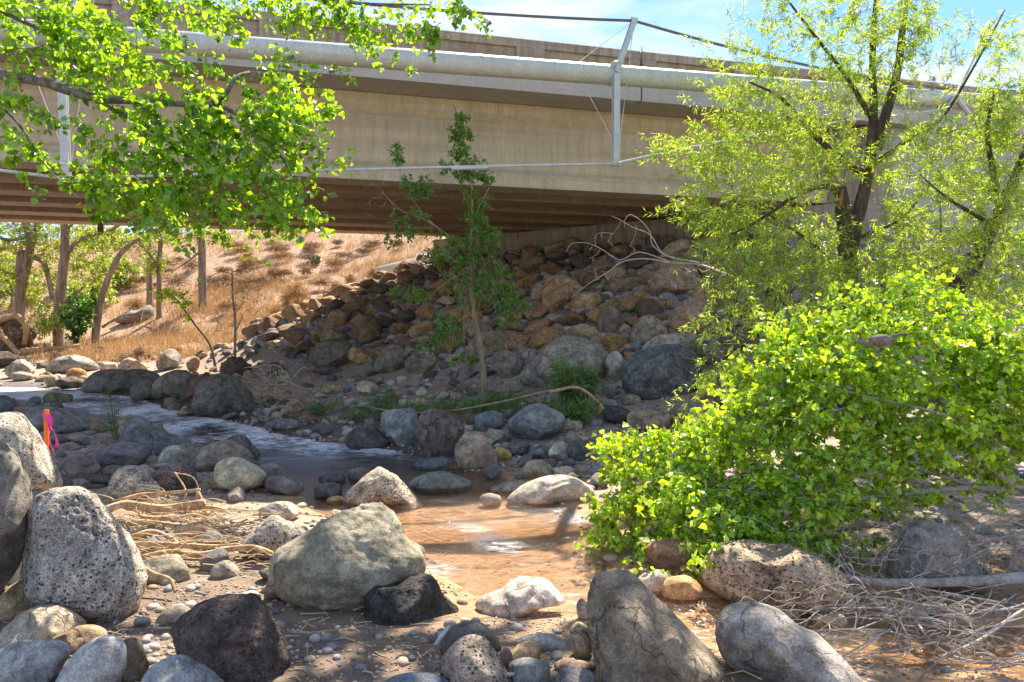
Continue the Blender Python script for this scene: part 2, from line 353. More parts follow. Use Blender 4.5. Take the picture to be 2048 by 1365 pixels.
n2 = N('TexNoise', Scale=60, Detail=4, Roughness=.75); L(pos, n2.inputs['Vector'])
n3 = N('TexNoise', Scale=7, Detail=6, Roughness=.65); L(pos, n3.inputs['Vector'])
vo = N('TexVoronoi', Scale=42, Randomness=1.0); L(pos, vo.inputs['Vector'])
sand = mixrgb(t, ramp(t, .35, .65, src=n1.outputs['Fac']).outputs['Color'], (.50, .365, .255), (.37, .27, .195))
sand = mixrgb(t, .5, sand, mixrgb(t, 1.0, sand, ramp(t, .3, .7, (.55, .53, .5, 1), (1.4, 1.4, 1.4, 1), n2.outputs['Fac']).outputs['Color'], 'MULTIPLY'))
gm = ramp(t, .46, .58, (0, 0, 0, 1), (.75, .75, .75, 1), n3.outputs['Fac'])
grav = mixrgb(t, 1.0, vo.outputs['Color'], (.0, .0, .0), 'MIX')
gcol = mixrgb(t, .14, (.23, .19, .15), vo.outputs['Color'])
sand = mixrgb(t, gm.outputs['Color'], sand, gcol)
hc = mixrgb(t, ramp(t, .38, .62, src=n3.outputs['Fac']).outputs['Color'], (.46, .29, .165), (.30, .185, .115))
so = N('Attribute', attribute_name='soil')
sand = mixrgb(t, so.outputs['Fac'], sand, mixrgb(t, gm.outputs['Color'], (.215, .148, .10), (.125, .095, .072)))
base = mixrgb(t, ag.outputs['Fac'], sand, hc)
wet = mixrgb(t, 1.0, base, (.96, .72, .50), 'MULTIPLY')
dkb = ramp(t, .45, .60, (.62, .37, .17, 1), (.46, .27, .125, 1), n3.outputs['Fac'])
wet = mixrgb(t, .5, wet, dkb.outputs['Color'])
mu = N('Attribute', attribute_name='mud')
wet = mixrgb(t, mu.outputs['Fac'], wet, (.115, .085, .07))
L(mixrgb(t, aw.outputs['Fac'], base, wet), b.inputs['Base Color'])
rr = N('MapRange'); rr.inputs['To Min'].default_value = .92; rr.inputs['To Max'].default_value = .38; L(aw.outputs['Fac'], rr.inputs['Value']); L(rr.outputs[0], b.inputs['Roughness'])
hs = N('Math', operation='ADD'); L(n3.outputs['Fac'], hs.inputs[0]); L(n2.outputs['Fac'], hs.inputs[1])
bp = N('Bump', Strength=.7, Distance=.03); L(hs.outputs[0], bp.inputs['Height']); L(bp.outputs[0], b.inputs['Normal'])
M['ground'] = m
gr = link('ground', np.stack([X, Y, Z], -1).reshape(-1, 3).tolist(), faces, 'ground'); setp(gr, kind='structure')
e_, _ = stream_e(X, Y)
wetv = (sstep(.12, .02, Z - zw(Y) + .02 * fbm(np.stack([X, Y, Y * 0], -1) * 3, 2)) * (e_ < 3)).reshape(-1)
hv = sstep(21, 25, Y + .3 * X * 0).reshape(-1)
q3 = np.stack([X, Y, Y * 0], -1)
soil = (sstep(6.3, 5.5, Y + .9 * fbm(q3 * .9, 3)) * (e_ > .25) * (.82 + .18 * sstep(-.2, .3, fbm(q3 * 1.7 + 5, 3)))).reshape(-1)
mud = sstep(8.6, 10.5, Y).reshape(-1)
for nm, arr in (('wet', wetv), ('hill', hv), ('soil', soil), ('mud', mud)):
    at = gr.data.attributes.new(nm, 'FLOAT', 'POINT'); at.data.foreach_set('value', arr.astype(np.float32))
# ---------------------------------------------------------------- stream
wx = np.arange(-16, 6, .11); wy = np.arange(3.2, 24, .11); WX, WY = np.meshgrid(wx, wy); we, _ = stream_e(WX, WY)
ok = we < .45; wi = np.arange(WX.size).reshape(WX.shape)
q = ok[:-1, :-1] & ok[1:, :-1] & ok[:-1, 1:] & ok[1:, 1:]
fq = np.stack([wi[:-1, :-1], wi[:-1, 1:], wi[1:, 1:], wi[1:, :-1]], -1)[q]
used = np.unique(fq); rm = np.full(WX.size, -1); rm[used] = np.arange(len(used))
WZ = zw(WY)
wv = np.stack([WX, WY, WZ], -1).reshape(-1, 3)[used]
m = bpy.data.materials.new('stream_water'); m.use_nodes = True; t = m.node_tree; t.nodes.clear(); L = t.links.new
out = t.nodes.new('ShaderNodeOutputMaterial'); tr = t.nodes.new('ShaderNodeBsdfTransparent'); gl = t.nodes.new('ShaderNodeBsdfGlossy'); gl.inputs['Roughness'].default_value = .06
tr.inputs['Color'].default_value = (.97, .92, .84, 1)
fr = t.nodes.new('ShaderNodeFresnel'); fr.inputs['IOR'].default_value = 1.38; mxs = t.nodes.new('ShaderNodeMixShader')
ge = t.nodes.new('ShaderNodeNewGeometry')
wn1 = node(t, 'TexNoise', Scale=5.0, Detail=3, Roughness=.6, Distortion=1.2); wn2 = node(t, 'TexNoise', Scale=24.0, Detail=3, Roughness=.6, Distortion=.6)
L(ge.outputs['Position'], wn1.inputs['Vector']); L(ge.outputs['Position'], wn2.inputs['Vector'])
ad = node(t, 'Math', operation='MULTIPLY_ADD'); ad.inputs[1].default_value = .38; L(wn2.outputs['Fac'], ad.inputs[0]); L(wn1.outputs['Fac'], ad.inputs[2])
wn3 = node(t, 'TexNoise', Scale=75.0, Detail=2, Roughness=.6); L(ge.outputs['Position'], wn3.inputs['Vector']); ad2 = node(t, 'Math', operation='MULTIPLY_ADD'); ad2.inputs[1].default_value = .16; L(wn3.outputs['Fac'], ad2.inputs[0]); L(ad.outputs[0], ad2.inputs[2])
bp = node(t, 'Bump', Strength=.55, Distance=.045); L(ad2.outputs[0], bp.inputs['Height'])
L(bp.outputs[0], gl.inputs['Normal']); L(bp.outputs[0], fr.inputs['Normal'])
L(fr.outputs[0], mxs.inputs[0]); L(tr.outputs[0], mxs.inputs[1]); L(gl.outputs[0], mxs.inputs[2]); fm = node(t, 'Mapping'); fm.inputs['Rotation'].default_value = (0, 0, -.6); fm.inputs['Scale'].default_value = (1.2, 4.2, 1); L(ge.outputs['Position'], fm.inputs[0])
fn = node(t, 'TexNoise', Scale=4.5, Detail=7, Roughness=.75, Distortion=.9); L(fm.outputs[0], fn.inputs['Vector']); fo = node(t, 'Attribute', attribute_name='painted_glint')
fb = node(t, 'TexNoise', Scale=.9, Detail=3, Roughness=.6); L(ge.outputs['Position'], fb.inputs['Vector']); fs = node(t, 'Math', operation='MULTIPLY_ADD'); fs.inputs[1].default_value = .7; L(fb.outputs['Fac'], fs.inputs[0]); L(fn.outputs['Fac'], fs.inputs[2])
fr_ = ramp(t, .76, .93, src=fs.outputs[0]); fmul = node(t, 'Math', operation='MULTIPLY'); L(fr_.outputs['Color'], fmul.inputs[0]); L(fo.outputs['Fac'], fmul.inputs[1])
fd_ = t.nodes.new('ShaderNodeBsdfDiffuse'); fd_.inputs['Color'].default_value = (.82, .84, .86, 1); mf = t.nodes.new('ShaderNodeMixShader'); L(fmul.outputs[0], mf.inputs[0]); L(mxs.outputs[0], mf.inputs[1]); L(fd_.outputs[0], mf.inputs[2])  # white diffuse colour painted in for silver sky reflection and sun glint
L(mf.outputs[0], out.inputs[0])
M['water'] = m
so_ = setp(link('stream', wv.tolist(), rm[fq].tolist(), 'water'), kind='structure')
rv = 1.0 * sstep(9.5, 11.5, wv[:, 1]) * (1 - .5 * sstep(14, 15, wv[:, 1]) * 0) + .10 * sstep(5.6, 5.2, wv[:, 1]) * (wv[:, 0] > -.5) * (wv[:, 0] < 1.0) + .02 + .8 * np.exp(-(((wv[:, 0] + .18 + (wv[:, 1] - 6.7) * .6) / .16) ** 2 + ((wv[:, 1] - 6.7) / .42) ** 2)) + .45 * np.exp(-(((wv[:, 0] - .75) / .25) ** 2 + ((wv[:, 1] - 7.6) / .4) ** 2)) + .35 * np.exp(-(((wv[:, 0] + .75) / .3) ** 2 + ((wv[:, 1] - 5.9) / .3) ** 2))  # mask of the painted glint: whole far reach plus spots in the near shallows
so_.data.attributes.new('painted_glint', 'FLOAT', 'POINT').data.foreach_set('value', np.clip(rv, 0, 1).astype(np.float32))

# ---------------------------------------------------------------- road bridge
BRZ = math.atan(.2586); BO = np.array([0, 13.4])
Ba = np.array([math.cos(BRZ), math.sin(BRZ)]); Bb = np.array([-math.sin(BRZ), math.cos(BRZ)])
def blocal(p): p = np.asarray(p); r = p[:2] - BO; return np.array([r.dot(Ba), r.dot(Bb), p[2]])
face = lambda y: 7.88 - .899 * (y - .13)
SOF = 4.87
bridge = empty('road_bridge', (0, 13.4, 0), BRZ, label='concrete highway bridge on parallel girders crossing above the creek', cat='bridge')
def part(name, mb, mt, parent=None, **k): return setp(mb.build(name, mt, parent or bridge), **k)
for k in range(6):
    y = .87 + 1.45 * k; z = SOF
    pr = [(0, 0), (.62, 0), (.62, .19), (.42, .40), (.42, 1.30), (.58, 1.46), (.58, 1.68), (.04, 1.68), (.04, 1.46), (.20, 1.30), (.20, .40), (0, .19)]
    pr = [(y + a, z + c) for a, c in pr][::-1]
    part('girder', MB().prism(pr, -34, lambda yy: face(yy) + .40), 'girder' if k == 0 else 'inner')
part('deck_slab', MB().box(-34, 26, .26, 9.3, SOF + 1.69, SOF + 1.95), 'deck')
part('deck_edge', MB().box(-34, 2.63, 0, .255, SOF + 1.65, SOF + 1.98).box(2.665, 26, 0, .255, SOF + 1.65, SOF + 1.98), 'deck')
def parapet(x0, x1, starts):
    o = part('parapet', MB().box(x0, x1, .07, .30, SOF + 1.985, 7.52), 'parapet')
    tr_ = MB().prism([(.0, 7.35), (.069, 7.35), (.069, 7.522), (.02, 7.522), (0, 7.50)], x0, x1)
    edges = [x0] + [v for s0 in starts for v in (s0, s0 + 1.74)] + [x1]
    for a, c in zip(edges[::2], edges[1::2]):
        if c - a > .02: tr_.box(a, c, 0.002, .068, SOF + 1.985, 7.347)
    for s0 in starts: tr_.prism([(.01, 6.86), (.068, 6.86), (.068, 7.0), (.03, 7.0)], s0 + .003, s0 + 1.737)
    part('panel_frame', tr_, 'parapet', o)
parapet(-34, 2.62, [-1.65 + 2.3 * k for k in range(-14, 2)])
parapet(2.67, 26, [2.97 + 2.3 * k for k in range(0, 10)])
part('far_parapet', MB().box(-34, 26, 8.95, 9.25, SOF + 1.951, 7.52), 'parapet')
ab = part('abutment', MB().prism([(.13, 1.5), (.13, 4.80), (9.1, 4.80), (9.1, 1.5)], lambda y: face(y), lambda y: face(y) + 1.3), 'abut')
part('back_wall', MB().prism([(.2, 4.803), (.2, 6.5), (8.9, 6.5), (8.9, 4.803)], lambda y: face(y) + .46, lambda y: face(y) + .95), 'abut')
for k in range(6):
    y = .87 + 1.45 * k + .31
    part('bearing_pad', MB().box(face(y) + .06, face(y) + .34, y - .2, y + .2, 4.803, 4.868), 'rust')
part('wing_wall', MB().box(8.6, 26, .33, .75, 2.6, 6.54), 'wing')
dp = P(201, 430, 17.6); q = blocal(dp)
part('drain_pipe', MB().tube([(q[0], q[1], 4.95), (q[0], q[1], 4.42)], .07, 10), 'rust')
q = blocal(P(1290, 92, 14.1)); part('marker_post', MB().box(q[0] - .012, q[0] + .012, .16, .18, 7.522, 7.66), 'galv')

# ---------------------------------------------------------------- suspended pipeline
pl = empty('pipeline', (0, 13.4, 0), BRZ, label='pale grey suspended pipeline running along the face of the concrete bridge', cat='pipeline')
PY = -2.32; pz = lambda x: 6.07 + .0205 * x
part('pipe', MB().tube([(x, PY, pz(x) - .0006 * (x - 1.9) ** 2 * 0) for x in np.arange(-30, 24.1, 3)], .158, 28), 'pipe', pl)
for x in (-1.1, 6.2): part('pipe_joint', MB().tube([(x - .02, PY, pz(x)), (x + .02, PY, pz(x))], .163, 28), 'pipe', pl)
def strut(x, tip, bot, far=False):
    cl = MB().tube([(x - .03, PY, pz(x)), (x + .03, PY, pz(x))], .176, 24)
    cl.tube([(x, PY - .18, pz(x) + .06), (x, PY - .165, pz(x) + .07)], .10, 16)
    part('pipe_clamp', cl, 'galv', pl)
    s = MB(); b0 = np.array([x, PY - .19, pz(x) - .05]); tp = np.array(tip); bt = np.array(bot)
    def ibeam(a, c, w):
        d = c - a; ln = np.linalg.norm(d); d /= ln; u = np.cross(d, [0, 1, 0]); u /= np.linalg.norm(u); v = np.cross(d, u)
        for (u0, u1, v0, v1) in ((-w, w, -w, -w * .72), (-w * .16, w * .16, -w * .715, w * .715), (-w, w, w * .72, w)):
            vs = [o + u * i + v * j for o in (a, c) for i, j in ((u0, v0), (u1, v0), (u1, v1), (u0, v1))]
            s.add(vs, [(0, 3, 2, 1), (4, 5, 6, 7), (0, 1, 5, 4), (1, 2, 6, 5), (2, 3, 7, 6), (3, 0, 4, 7)])
    ibeam(b0, bt, .050); part('lower_strut', s, 'galv', pl)
    s = MB()
    def ibeam2(a, c, w):
        nonlocal s
        ibeam(a, c, w)
    ibeam2(b0 + np.array([0, .0, .02]), tp, .042); part('upper_strut', s, 'galv', pl)
    part('cable_saddle', MB().tube([tp + [-.05, 0, .01], tp + [.05, 0, .0]], .05, 10), 'galv', pl)
    part('cable_saddle', MB().tube([bt + [-.07, 0, .0], bt + [.07, 0, .0]], .045, 10), 'galv', pl)
    for a, c in ((tp, (x - .55, PY + .05, pz(x) + .17)), (tp, bt + [.06, 0, .25]), ((x - .5, PY - .02, pz(x) - .18), bt + [-.03, 0, .35])):
        part('guy_wire', MB().tube([a, c], .006, 5), 'galv', pl)
tip = blocal(P(1268, 42, 11.5)); bot = blocal(P(1231, 328, 11.25)); XS = blocal(P(1224, 150, 11.4))[0]; strut(XS, tip, bot)
xl = blocal(P(133, 100, 9.5))[0]; tipl = tip + np.array([xl - XS, 0, -.22]); botl = blocal(P(133, 358, 9.45)); strut(xl, tipl, botl)
xr = blocal(P(1890, 195, 13.1))[0]; tipr = np.array([xr + .7, PY + .3, 8.0])
# the end frame at the right: two splayed legs instead of a post
lg = MB().tube([(xr, PY - .2, pz(xr)), blocal(P(1826, 322, 12.8))], .045, 8); part('frame_leg', lg, 'galv', pl)
lg = MB().tube([(xr, PY - .2, pz(xr)), blocal(P(1968, 268, 13.3))], .045, 8); part('frame_leg', lg, 'galv', pl)
part('upper_strut', MB().tube([(xr, PY - .2, pz(xr)), blocal(P(1980, 44, 13.4))], .032, 8), 'galv', pl)
def sag(a, c, d, n=14): t_ = np.linspace(0, 1, n)[:, None]; r_ = a * (1 - t_) + c * t_; r_[:, 2] -= d * 4 * (t_ * (1 - t_))[:, 0]; return r_
part('suspension_cable', MB().tube(np.vstack([sag(tipl + [-9, 0, .3], tipl, .2), sag(tipl, tip, .10)[1:], sag(tip, np.array([xr, PY - .1, pz(xr) + .15]), .12)[1:]]), .022, 8), 'cable', pl)
part('tension_cable', MB().tube(np.vstack([[botl + [-9, 0, .8]], [botl], sag(botl, bot, -.02)[1:], sag(bot, np.array([xr, PY - .1, pz(xr) - .2]), -.10)[1:]]), .022, 8), 'galv', pl)
tb0 = blocal(P(902, 341, 10.7)); ta = (bot - botl) / np.linalg.norm(bot - botl)
tq = botl + (bot - botl) * ((tb0[0] - botl[0]) / (bot[0] - botl[0])) + [0, 0, .0]
part('turnbuckle', MB().tube([tq, tq + ta * .55], .034, 8), 'galv', pl)

# ---------------------------------------------------------------- rocks
ICO = {}
def ico(l):
    if l not in ICO:
        bm = bmesh.new(); bmesh.ops.create_icosphere(bm, subdivisions=l, radius=1); bm.verts.ensure_lookup_table()
        ICO[l] = (np.array([v.co[:] for v in bm.verts]), [tuple(v.index for v in f.verts) for f in bm.faces]); bm.free()
    return ICO[l]
def facet(p, rng, n, lo=.72, hi=.95, front=.5):
    for _ in range(n):
        d = rng.normal(size=3); d[1] -= front * 1.2; d /= np.linalg.norm(d)
        c = rng.uniform(lo, hi) ** 1.25; s = p @ d - c
        p = p - np.maximum(s, 0)[:, None] * d * .9
    return p
def outline(pts):
    pts = np.array(pts, float); c = np.array([(pts[:, 0].min() + pts[:, 0].max()) / 2, (pts[:, 1].min() + pts[:, 1].max()) / 2])
    # smooth closed outline sampled as radius over angle
    q = np.vstack([pts[-1:], pts, pts[:2]]); dense = []
    for i in range(1, len(q) - 2):
        for t_ in np.linspace(0, 1, 10, endpoint=False):
            a, b_, c_, d_ = q[i - 1:i + 3]
            dense.append(.5 * (2 * b_ + (c_ - a) * t_ + (2 * a - 5 * b_ + 4 * c_ - d_) * t_ ** 2 + (3 * b_ - a - 3 * c_ + d_) * t_ ** 3))
    dense = np.array(dense); rel = dense - c; ang = np.arctan2(-rel[:, 1], rel[:, 0]); rad = np.hypot(rel[:, 0], rel[:, 1])
    o = np.argsort(ang); return c, ang[o], rad[o]
def rock(name, label, pts, col, kind='s', d=None, tk=.8, lv=4, cat=None, group=None, fac=5, amp=.05, seed=None, sink=0.0, pit=0.0):
    if len(pts) == 4 and not hasattr(pts[0], '__len__'):
        x0, x1, y0, y1 = pts; cx, cy, rx, ry = (x0 + x1) / 2, (y0 + y1) / 2, (x1 - x0) / 2, (y1 - y0) / 2
        rs = np.random.default_rng(int(x0 * 7 + y0 * 13) & 0xffff); a0 = rs.uniform(0, 6.28)
        pts = []
        for k in range(10):
            a = k * 2 * math.pi / 10; w = 1 + .10 * math.sin(2 * a + a0) + rs.uniform(-.07, .07)
            e_ = (abs(math.cos(a)) ** 2.5 + abs(math.sin(a)) ** 2.5) ** (-1 / 2.5)
            pts.append((cx + rx * w * e_ * math.cos(a), cy - ry * w * e_ * math.sin(a)))
    c, ang, rad = outline(pts); arr = np.array(pts)
    rng = np.random.default_rng(seed if seed is not None else int(arr.sum()) & 0xffff)
    by = arr[:, 1].max(); w_px = (arr[:, 0].max() - arr[:, 0].min()) / 2; h_px = (by - arr[:, 1].min()) / 2
    if d is None: d = hit(np.clip(c[0], -150, 2200), by - .12 * h_px)
    T = tk * math.sqrt(w_px * h_px) / F * d if tk > 0 else .5
    T = max(T, .55 * w_px / F * d)
    dc = d + .55 * T
    v, f = ico(lv); p = v.copy()
    p = facet(p, rng, fac)
    p = p + (v * fbm(v * 1.3 + rng.uniform(0, 40, 3), 2)[:, None]) * amp * 1.6
    p = p + (v * fbm(v * 4.0 + rng.uniform(0, 40, 3), 4)[:, None]) * amp * 1.15
    if lv >= 5: p = p + v * (fbm(v * 12 + 3, 3) * amp * .45)[:, None]
    if pit:
        nn = vnoise(v * 17 + 5) * .7 + vnoise(v * 31) * .3; mk = sstep(.35, .6, vnoise(v * 3.1 + 11))
        p = p - v * (pit * sstep(.60, .74, nn) * mk)[:, None]
    r = np.hypot(p[:, 0], p[:, 2]); phi = np.arctan2(p[:, 2], p[:, 0])
    Rr = np.interp(phi, np.concatenate([ang - 2 * math.pi, ang, ang + 2 * math.pi]), np.tile(rad, 3))
    al = math.atan2((c[0] - 1024) / F, 1); ca, sa = math.cos(al), math.sin(al)
    mx_ = dc / F
    X_ = np.cos(phi) * r * Rr * mx_ * ca; Z_ = np.sin(phi) * r * Rr * mx_; Y_ = p[:, 1] * T
    cen = P(c[0], c[1], dc); zb = Z_.min()
    out_ = np.stack([X_ * ca + Y_ * sa, -X_ * sa + Y_ * ca, Z_ - zb], -1)
    o = link(name, out_.tolist(), f, M[kind], None, (cen[0], cen[1], cen[2] + zb - sink))
    return setp(o, label, cat or name.replace('_', ' ').split()[-1].replace('stone', 'rock'), group, None, col)
B_ = 'boulder'; RK = 'river_rock'
ROCKS = [
# --- foreground, left
(B_, 'huge smooth dark grey boulder cut by the left picture edge', [(-90,870),(0,885),(35,910),(60,960),(70,1015),(62,1080),(40,1150),(10,1190),(-40,1210),(-110,1100)], (.20,.195,.19), 's', dict(d=4.35, lv=5, amp=.03)),
(B_, 'largest pale grey pitted basalt boulder beside the smooth dark one at left', [(75,985),(115,972),(155,975),(200,1005),(245,1060),(280,1110),(296,1155),(290,1210),(265,1255),(235,1268),(160,1245),(60,1180),(35,1120),(55,1040)], (.40,.39,.38), 'p', dict(lv=6, pit=.05, amp=.05, fac=4)),
(B_, 'pale bleached boulder with tan foot in front of the orange stake', [(-60,815),(0,822),(45,830),(70,860),(90,890),(115,930),(130,970),(125,990),(60,985),(0,980),(-80,920)], (.48,.46,.44), 'p', dict(d=6.0, lv=5)),
(RK, 'tan stone with small dark pits below the smooth dark boulder', [(10,1175),(70,1158),(115,1172),(135,1200),(133,1232),(80,1243),(10,1240),(-40,1215)], (.46,.36,.23), 's', dict(lv=5)),
(RK, 'flat pale beige stone under the tan pitted stone', [(0,1255),(60,1218),(115,1222),(160,1250),(172,1272),(120,1295),(40,1305),(-30,1290)], (.46,.42,.34), 's', dict(lv=5)),
(RK, 'low brown stone wedged behind the pale blue-white stone', [(85,1290),(120,1262),(170,1256),(205,1265),(218,1288),(160,1315),(95,1312)], (.36,.27,.18), 's', {}),
(RK, 'blue-grey rounded stone in the bottom left corner', [(-60,1320),(20,1293),(80,1293),(130,1308),(144,1332),(110,1380),(20,1395),(-90,1390)], (.33,.35,.375), 's', dict(lv=5, amp=.03)),
(RK, 'pale blue-white egg shaped stone leaning on bottom edge stones', [(108,1370),(130,1325),(165,1292),(205,1279),(240,1285),(256,1310),(255,1345),(235,1385),(150,1400)], (.50,.52,.53), 's', dict(lv=5, amp=.03, fac=3)),
(RK, 'dark olive round stone beside the pale blue-white one', [(240,1285),(275,1280),(297,1310),(293,1355),(255,1372),(232,1340)], (.17,.15,.11), 's', dict(lv=4)),
(RK, 'low blue-grey stone at the bottom edge left of the scoria block', [(285,1335),(340,1312),(390,1322),(430,1345),(450,1378),(360,1400),(280,1385)], (.31,.35,.40), 's', dict(lv=5, amp=.03)),
(B_, 'large dark purple-black scoria block in the left foreground', [(352,1235),(405,1200),(470,1192),(520,1205),(545,1245),(568,1300),(577,1340),(555,1378),(440,1378),(355,1320),(348,1265)], (.135,.115,.115), 'r', dict(lv=6, amp=.07, pit=.04)),
(B_, 'dark scoria hump rising behind the large scoria block', [(400,1205),(430,1178),(475,1170),(515,1176),(532,1205),(500,1225),(430,1225)], (.14,.125,.12), 'r', dict(lv=5, d=5.2)),
(B_, 'big grey-green boulder in the middle of the foreground', [(545,1130),(560,1090),(610,1062),(650,1020),(700,1010),(760,1012),(800,1040),(830,1085),(852,1110),(845,1155),(800,1195),(740,1222),(680,1228),(610,1215),(560,1180)], (.29,.285,.23), 's', dict(lv=6, amp=.06, fac=7)),
(B_, 'jagged black boulder resting against the big grey-green boulder', [(697,1250),(730,1215),(735,1180),(790,1150),(850,1137),(880,1150),(900,1190),(922,1240),(900,1268),(850,1290),(790,1288),(720,1272)], (.085,.085,.085), 'r', dict(lv=6, amp=.06, d=4.72)),
(RK, 'dark round stone behind the grey rounded front stone', [(875,1290),(905,1255),(945,1245),(985,1265),(1005,1297),(985,1318),(900,1318)], (.16,.155,.15), 's', dict(lv=4)),
(B_, 'grey rounded stone with scattered holes at the bottom centre', [(880,1328),(905,1290),(945,1274),(975,1285),(1000,1320),(1017,1362),(1000,1395),(900,1395),(882,1355)], (.30,.27,.25), 'p', dict(lv=5, amp=.03)),
(RK, 'dark blue stone barely showing at the bottom edge', [(750,1372),(800,1353),(870,1356),(895,1378),(780,1400)], (.16,.20,.26), 's', {}),
(B_, 'grey wedge boulder with dappled light left of the big grey-green one', [(478,1085),(520,1045),(555,1030),(600,1050),(620,1075),(590,1115),(550,1125),(495,1110)], (.33,.32,.31), 'p', dict(lv=5)),
(RK, 'low pale stone on sunlit sand behind the grey wedge boulder', [(515,1020),(550,1005),(590,1010),(612,1034),(560,1044)], (.50,.46,.42), 's', {}),
(B_, 'pale triangular pitted boulder standing in the sunlit shallows', [(686,1004),(700,975),(745,940),(765,934),(800,960),(830,995),(850,1018),(820,1026),(770,1024),(705,1016)], (.50,.45,.39), 'p', dict(lv=6, pit=.04, amp=.04)),
(RK, 'small tan pebble left of the triangular pitted boulder', (653,692,992,1014), (.46,.34,.20), 's', dict(lv=3)),
(B_, 'white flat-topped boulder alone in the sunlit orange shallows', [(953,1212),(965,1190),(1000,1178),(1020,1160),(1070,1158),(1110,1165),(1135,1190),(1138,1205),(1090,1210),(1030,1230),(975,1236)], (.68,.61,.54), 's', dict(lv=5, amp=.04, tk=1.0)),
(RK, 'small grey stone with caught twigs in the middle of the stream', (960,1002,985,1018), (.34,.31,.28), 's', dict(lv=3)),
(B_, 'long pale dome boulder at the right edge of the shallows', [(1013,1002),(1040,975),(1085,955),(1130,952),(1170,965),(1190,988),(1150,1006),(1090,1014),(1030,1009)], (.50,.46,.42), 's', dict(lv=5, amp=.03)),
(RK, 'dark low stone just behind the pale dome boulder', [(975,985),(1000,967),(1045,962),(1062,972),(1020,992)], (.27,.25,.22), 's', {}),
(RK, 'flat dark slab lying in water right of the triangular boulder', [(816,968),(850,948),(890,945),(947,972),(895,992),(840,980)], (.24,.25,.24), 's', dict(tk=1.0)),
(RK, 'flat dark blue slab in front of the tall pitted rock', [(820,935),(845,920),(890,917),(917,932),(890,943),(840,943)], (.15,.18,.21), 's', dict(tk=1.0)),
(B_, 'rounded tan-grey boulder right of the tall dark pitted rock', [(910,897),(925,870),(950,863),(975,872),(992,905),(990,932),(950,944),(918,932)], (.38,.33,.28), 's', dict(lv=5, amp=.03)),
(B_, 'tall dark pitted rock standing at the far edge of the pool', [(830,850),(845,825),(870,818),(905,830),(927,857),(917,892),(905,916),(865,922),(836,892)], (.19,.17,.16), 'p', dict(lv=5, amp=.04)),
(B_, 'angular blue-grey block beside the tall dark pitted rock', [(760,822),(800,818),(837,822),(837,882),(800,897),(776,878),(763,852)], (.27,.31,.34), 's', dict(lv=5, fac=8, amp=.02)),
(B_, 'black wedge shaped rock at the water edge left of the blue-grey block', [(693,872),(715,852),(745,849),(782,892),(740,902),(698,897)], (.10,.10,.11), 's', dict(lv=4)),
(B_, 'broad smooth blue-grey boulder in the middle of the gravel bar', [(1013,852),(1040,820),(1070,808),(1110,815),(1130,837),(1105,872),(1075,889),(1038,884)], (.24,.275,.30), 's', dict(lv=5, amp=.03)),
(RK, 'tan pillow shaped stone beside the broad blue-grey boulder', (1109,1169,834,868), (.44,.39,.33), 's', {}),
(RK, 'dark blue stone behind the rounded tan-grey boulder', (943,1011,823,864), (.19,.22,.25), 's', {}),
(RK, 'chalk white stone on top of stones behind the broad blue-grey boulder', (1034,1064,806,829), (.58,.56,.53), 's', dict(lv=3)),
(RK, 'medium grey stone left of the chalk white stone', (1007,1037,817,840), (.30,.29,.29), 's', dict(lv=3)),
(RK, 'yellow-tan egg shaped stone right of the rounded tan-grey boulder', (984,1023,896,923), (.50,.36,.17), 's', dict(lv=3)),
(RK, 'low dark stone above the yellow-tan egg shaped stone', (1008,1062,884,912), (.15,.16,.17), 'p', dict(lv=3)),
(RK, 'blue-grey pyramid stone on the gravel bar by the yellow-tan egg', [(1053,922),(1060,905),(1083,889),(1100,905),(1099,924)], (.18,.21,.23), 'p', {}),
(RK, 'pale angular split stone right of the blue-grey pyramid stone', [(1090,905),(1105,890),(1128,885),(1147,922),(1110,926)], (.44,.45,.43), 's', dict(fac=9)),
(RK, 'dark pitted round stone between two pale stones on the bar', (1134,1177,884,924), (.13,.15,.17), 'p', {}),
(RK, 'light grey stone at the tips of the bright leaves', (1173,1224,889,922), (.35,.35,.36), 's', {}),
(RK, 'olive-grey stone pair with pale back standing by the wet sand', [(1043,955),(1052,925),(1085,921),(1108,948),(1100,960),(1065,962)], (.28,.28,.25), 's', {}),
# --- left stream bank
(B_, 'long smooth blue-black rock running down to the stream', [(238,885),(248,850),(270,832),(290,838),(320,862),(370,880),(392,892),(380,904),(320,906),(258,903)], (.17,.20,.22), 's', dict(lv=5, amp=.04)),
(B_, 'flat dark slab with tan silt patch in front of the blue-black rock', [(153,922),(200,895),(250,885),(295,900),(302,917),(260,939),(188,942)], (.20,.20,.22), 's', dict(lv=5, tk=1.0)),
(RK, 'low brown-grey rock left of the flat dark slab', [(108,940),(140,915),(180,915),(200,935),(190,957),(120,960)], (.20,.18,.17), 's', {}),
(B_, 'smooth pale olive-grey rounded boulder on the near bank', [(428,942),(440,915),(470,912),(515,935),(535,957),(528,984),(470,992),(438,974)], (.42,.41,.35), 's', dict(lv=5, amp=.02)),
(RK, 'light grey cube-like stone behind the purple-grey rock', [(316,920),(322,898),(350,891),(378,902),(378,930),(350,940),(322,938)], (.40,.41,.38), 's', {}),
(B_, 'brown-grey boulder beside the stream bend', [(383,934),(400,900),(440,882),(480,885),(512,917),(507,939),(440,947)], (.24,.22,.20), 's', dict(lv=5)),
(RK, 'dark rock behind the brown-grey boulder at the stream bend', [(440,890),(465,872),(495,875),(524,905),(515,925),(450,925)], (.15,.15,.15), 'p', {}),
(RK, 'purple-grey rock behind the pale humped pitted stone', [(298,960),(320,935),(355,928),(388,940),(394,970),(370,986),(310,984)], (.22,.19,.19), 'p', {}),
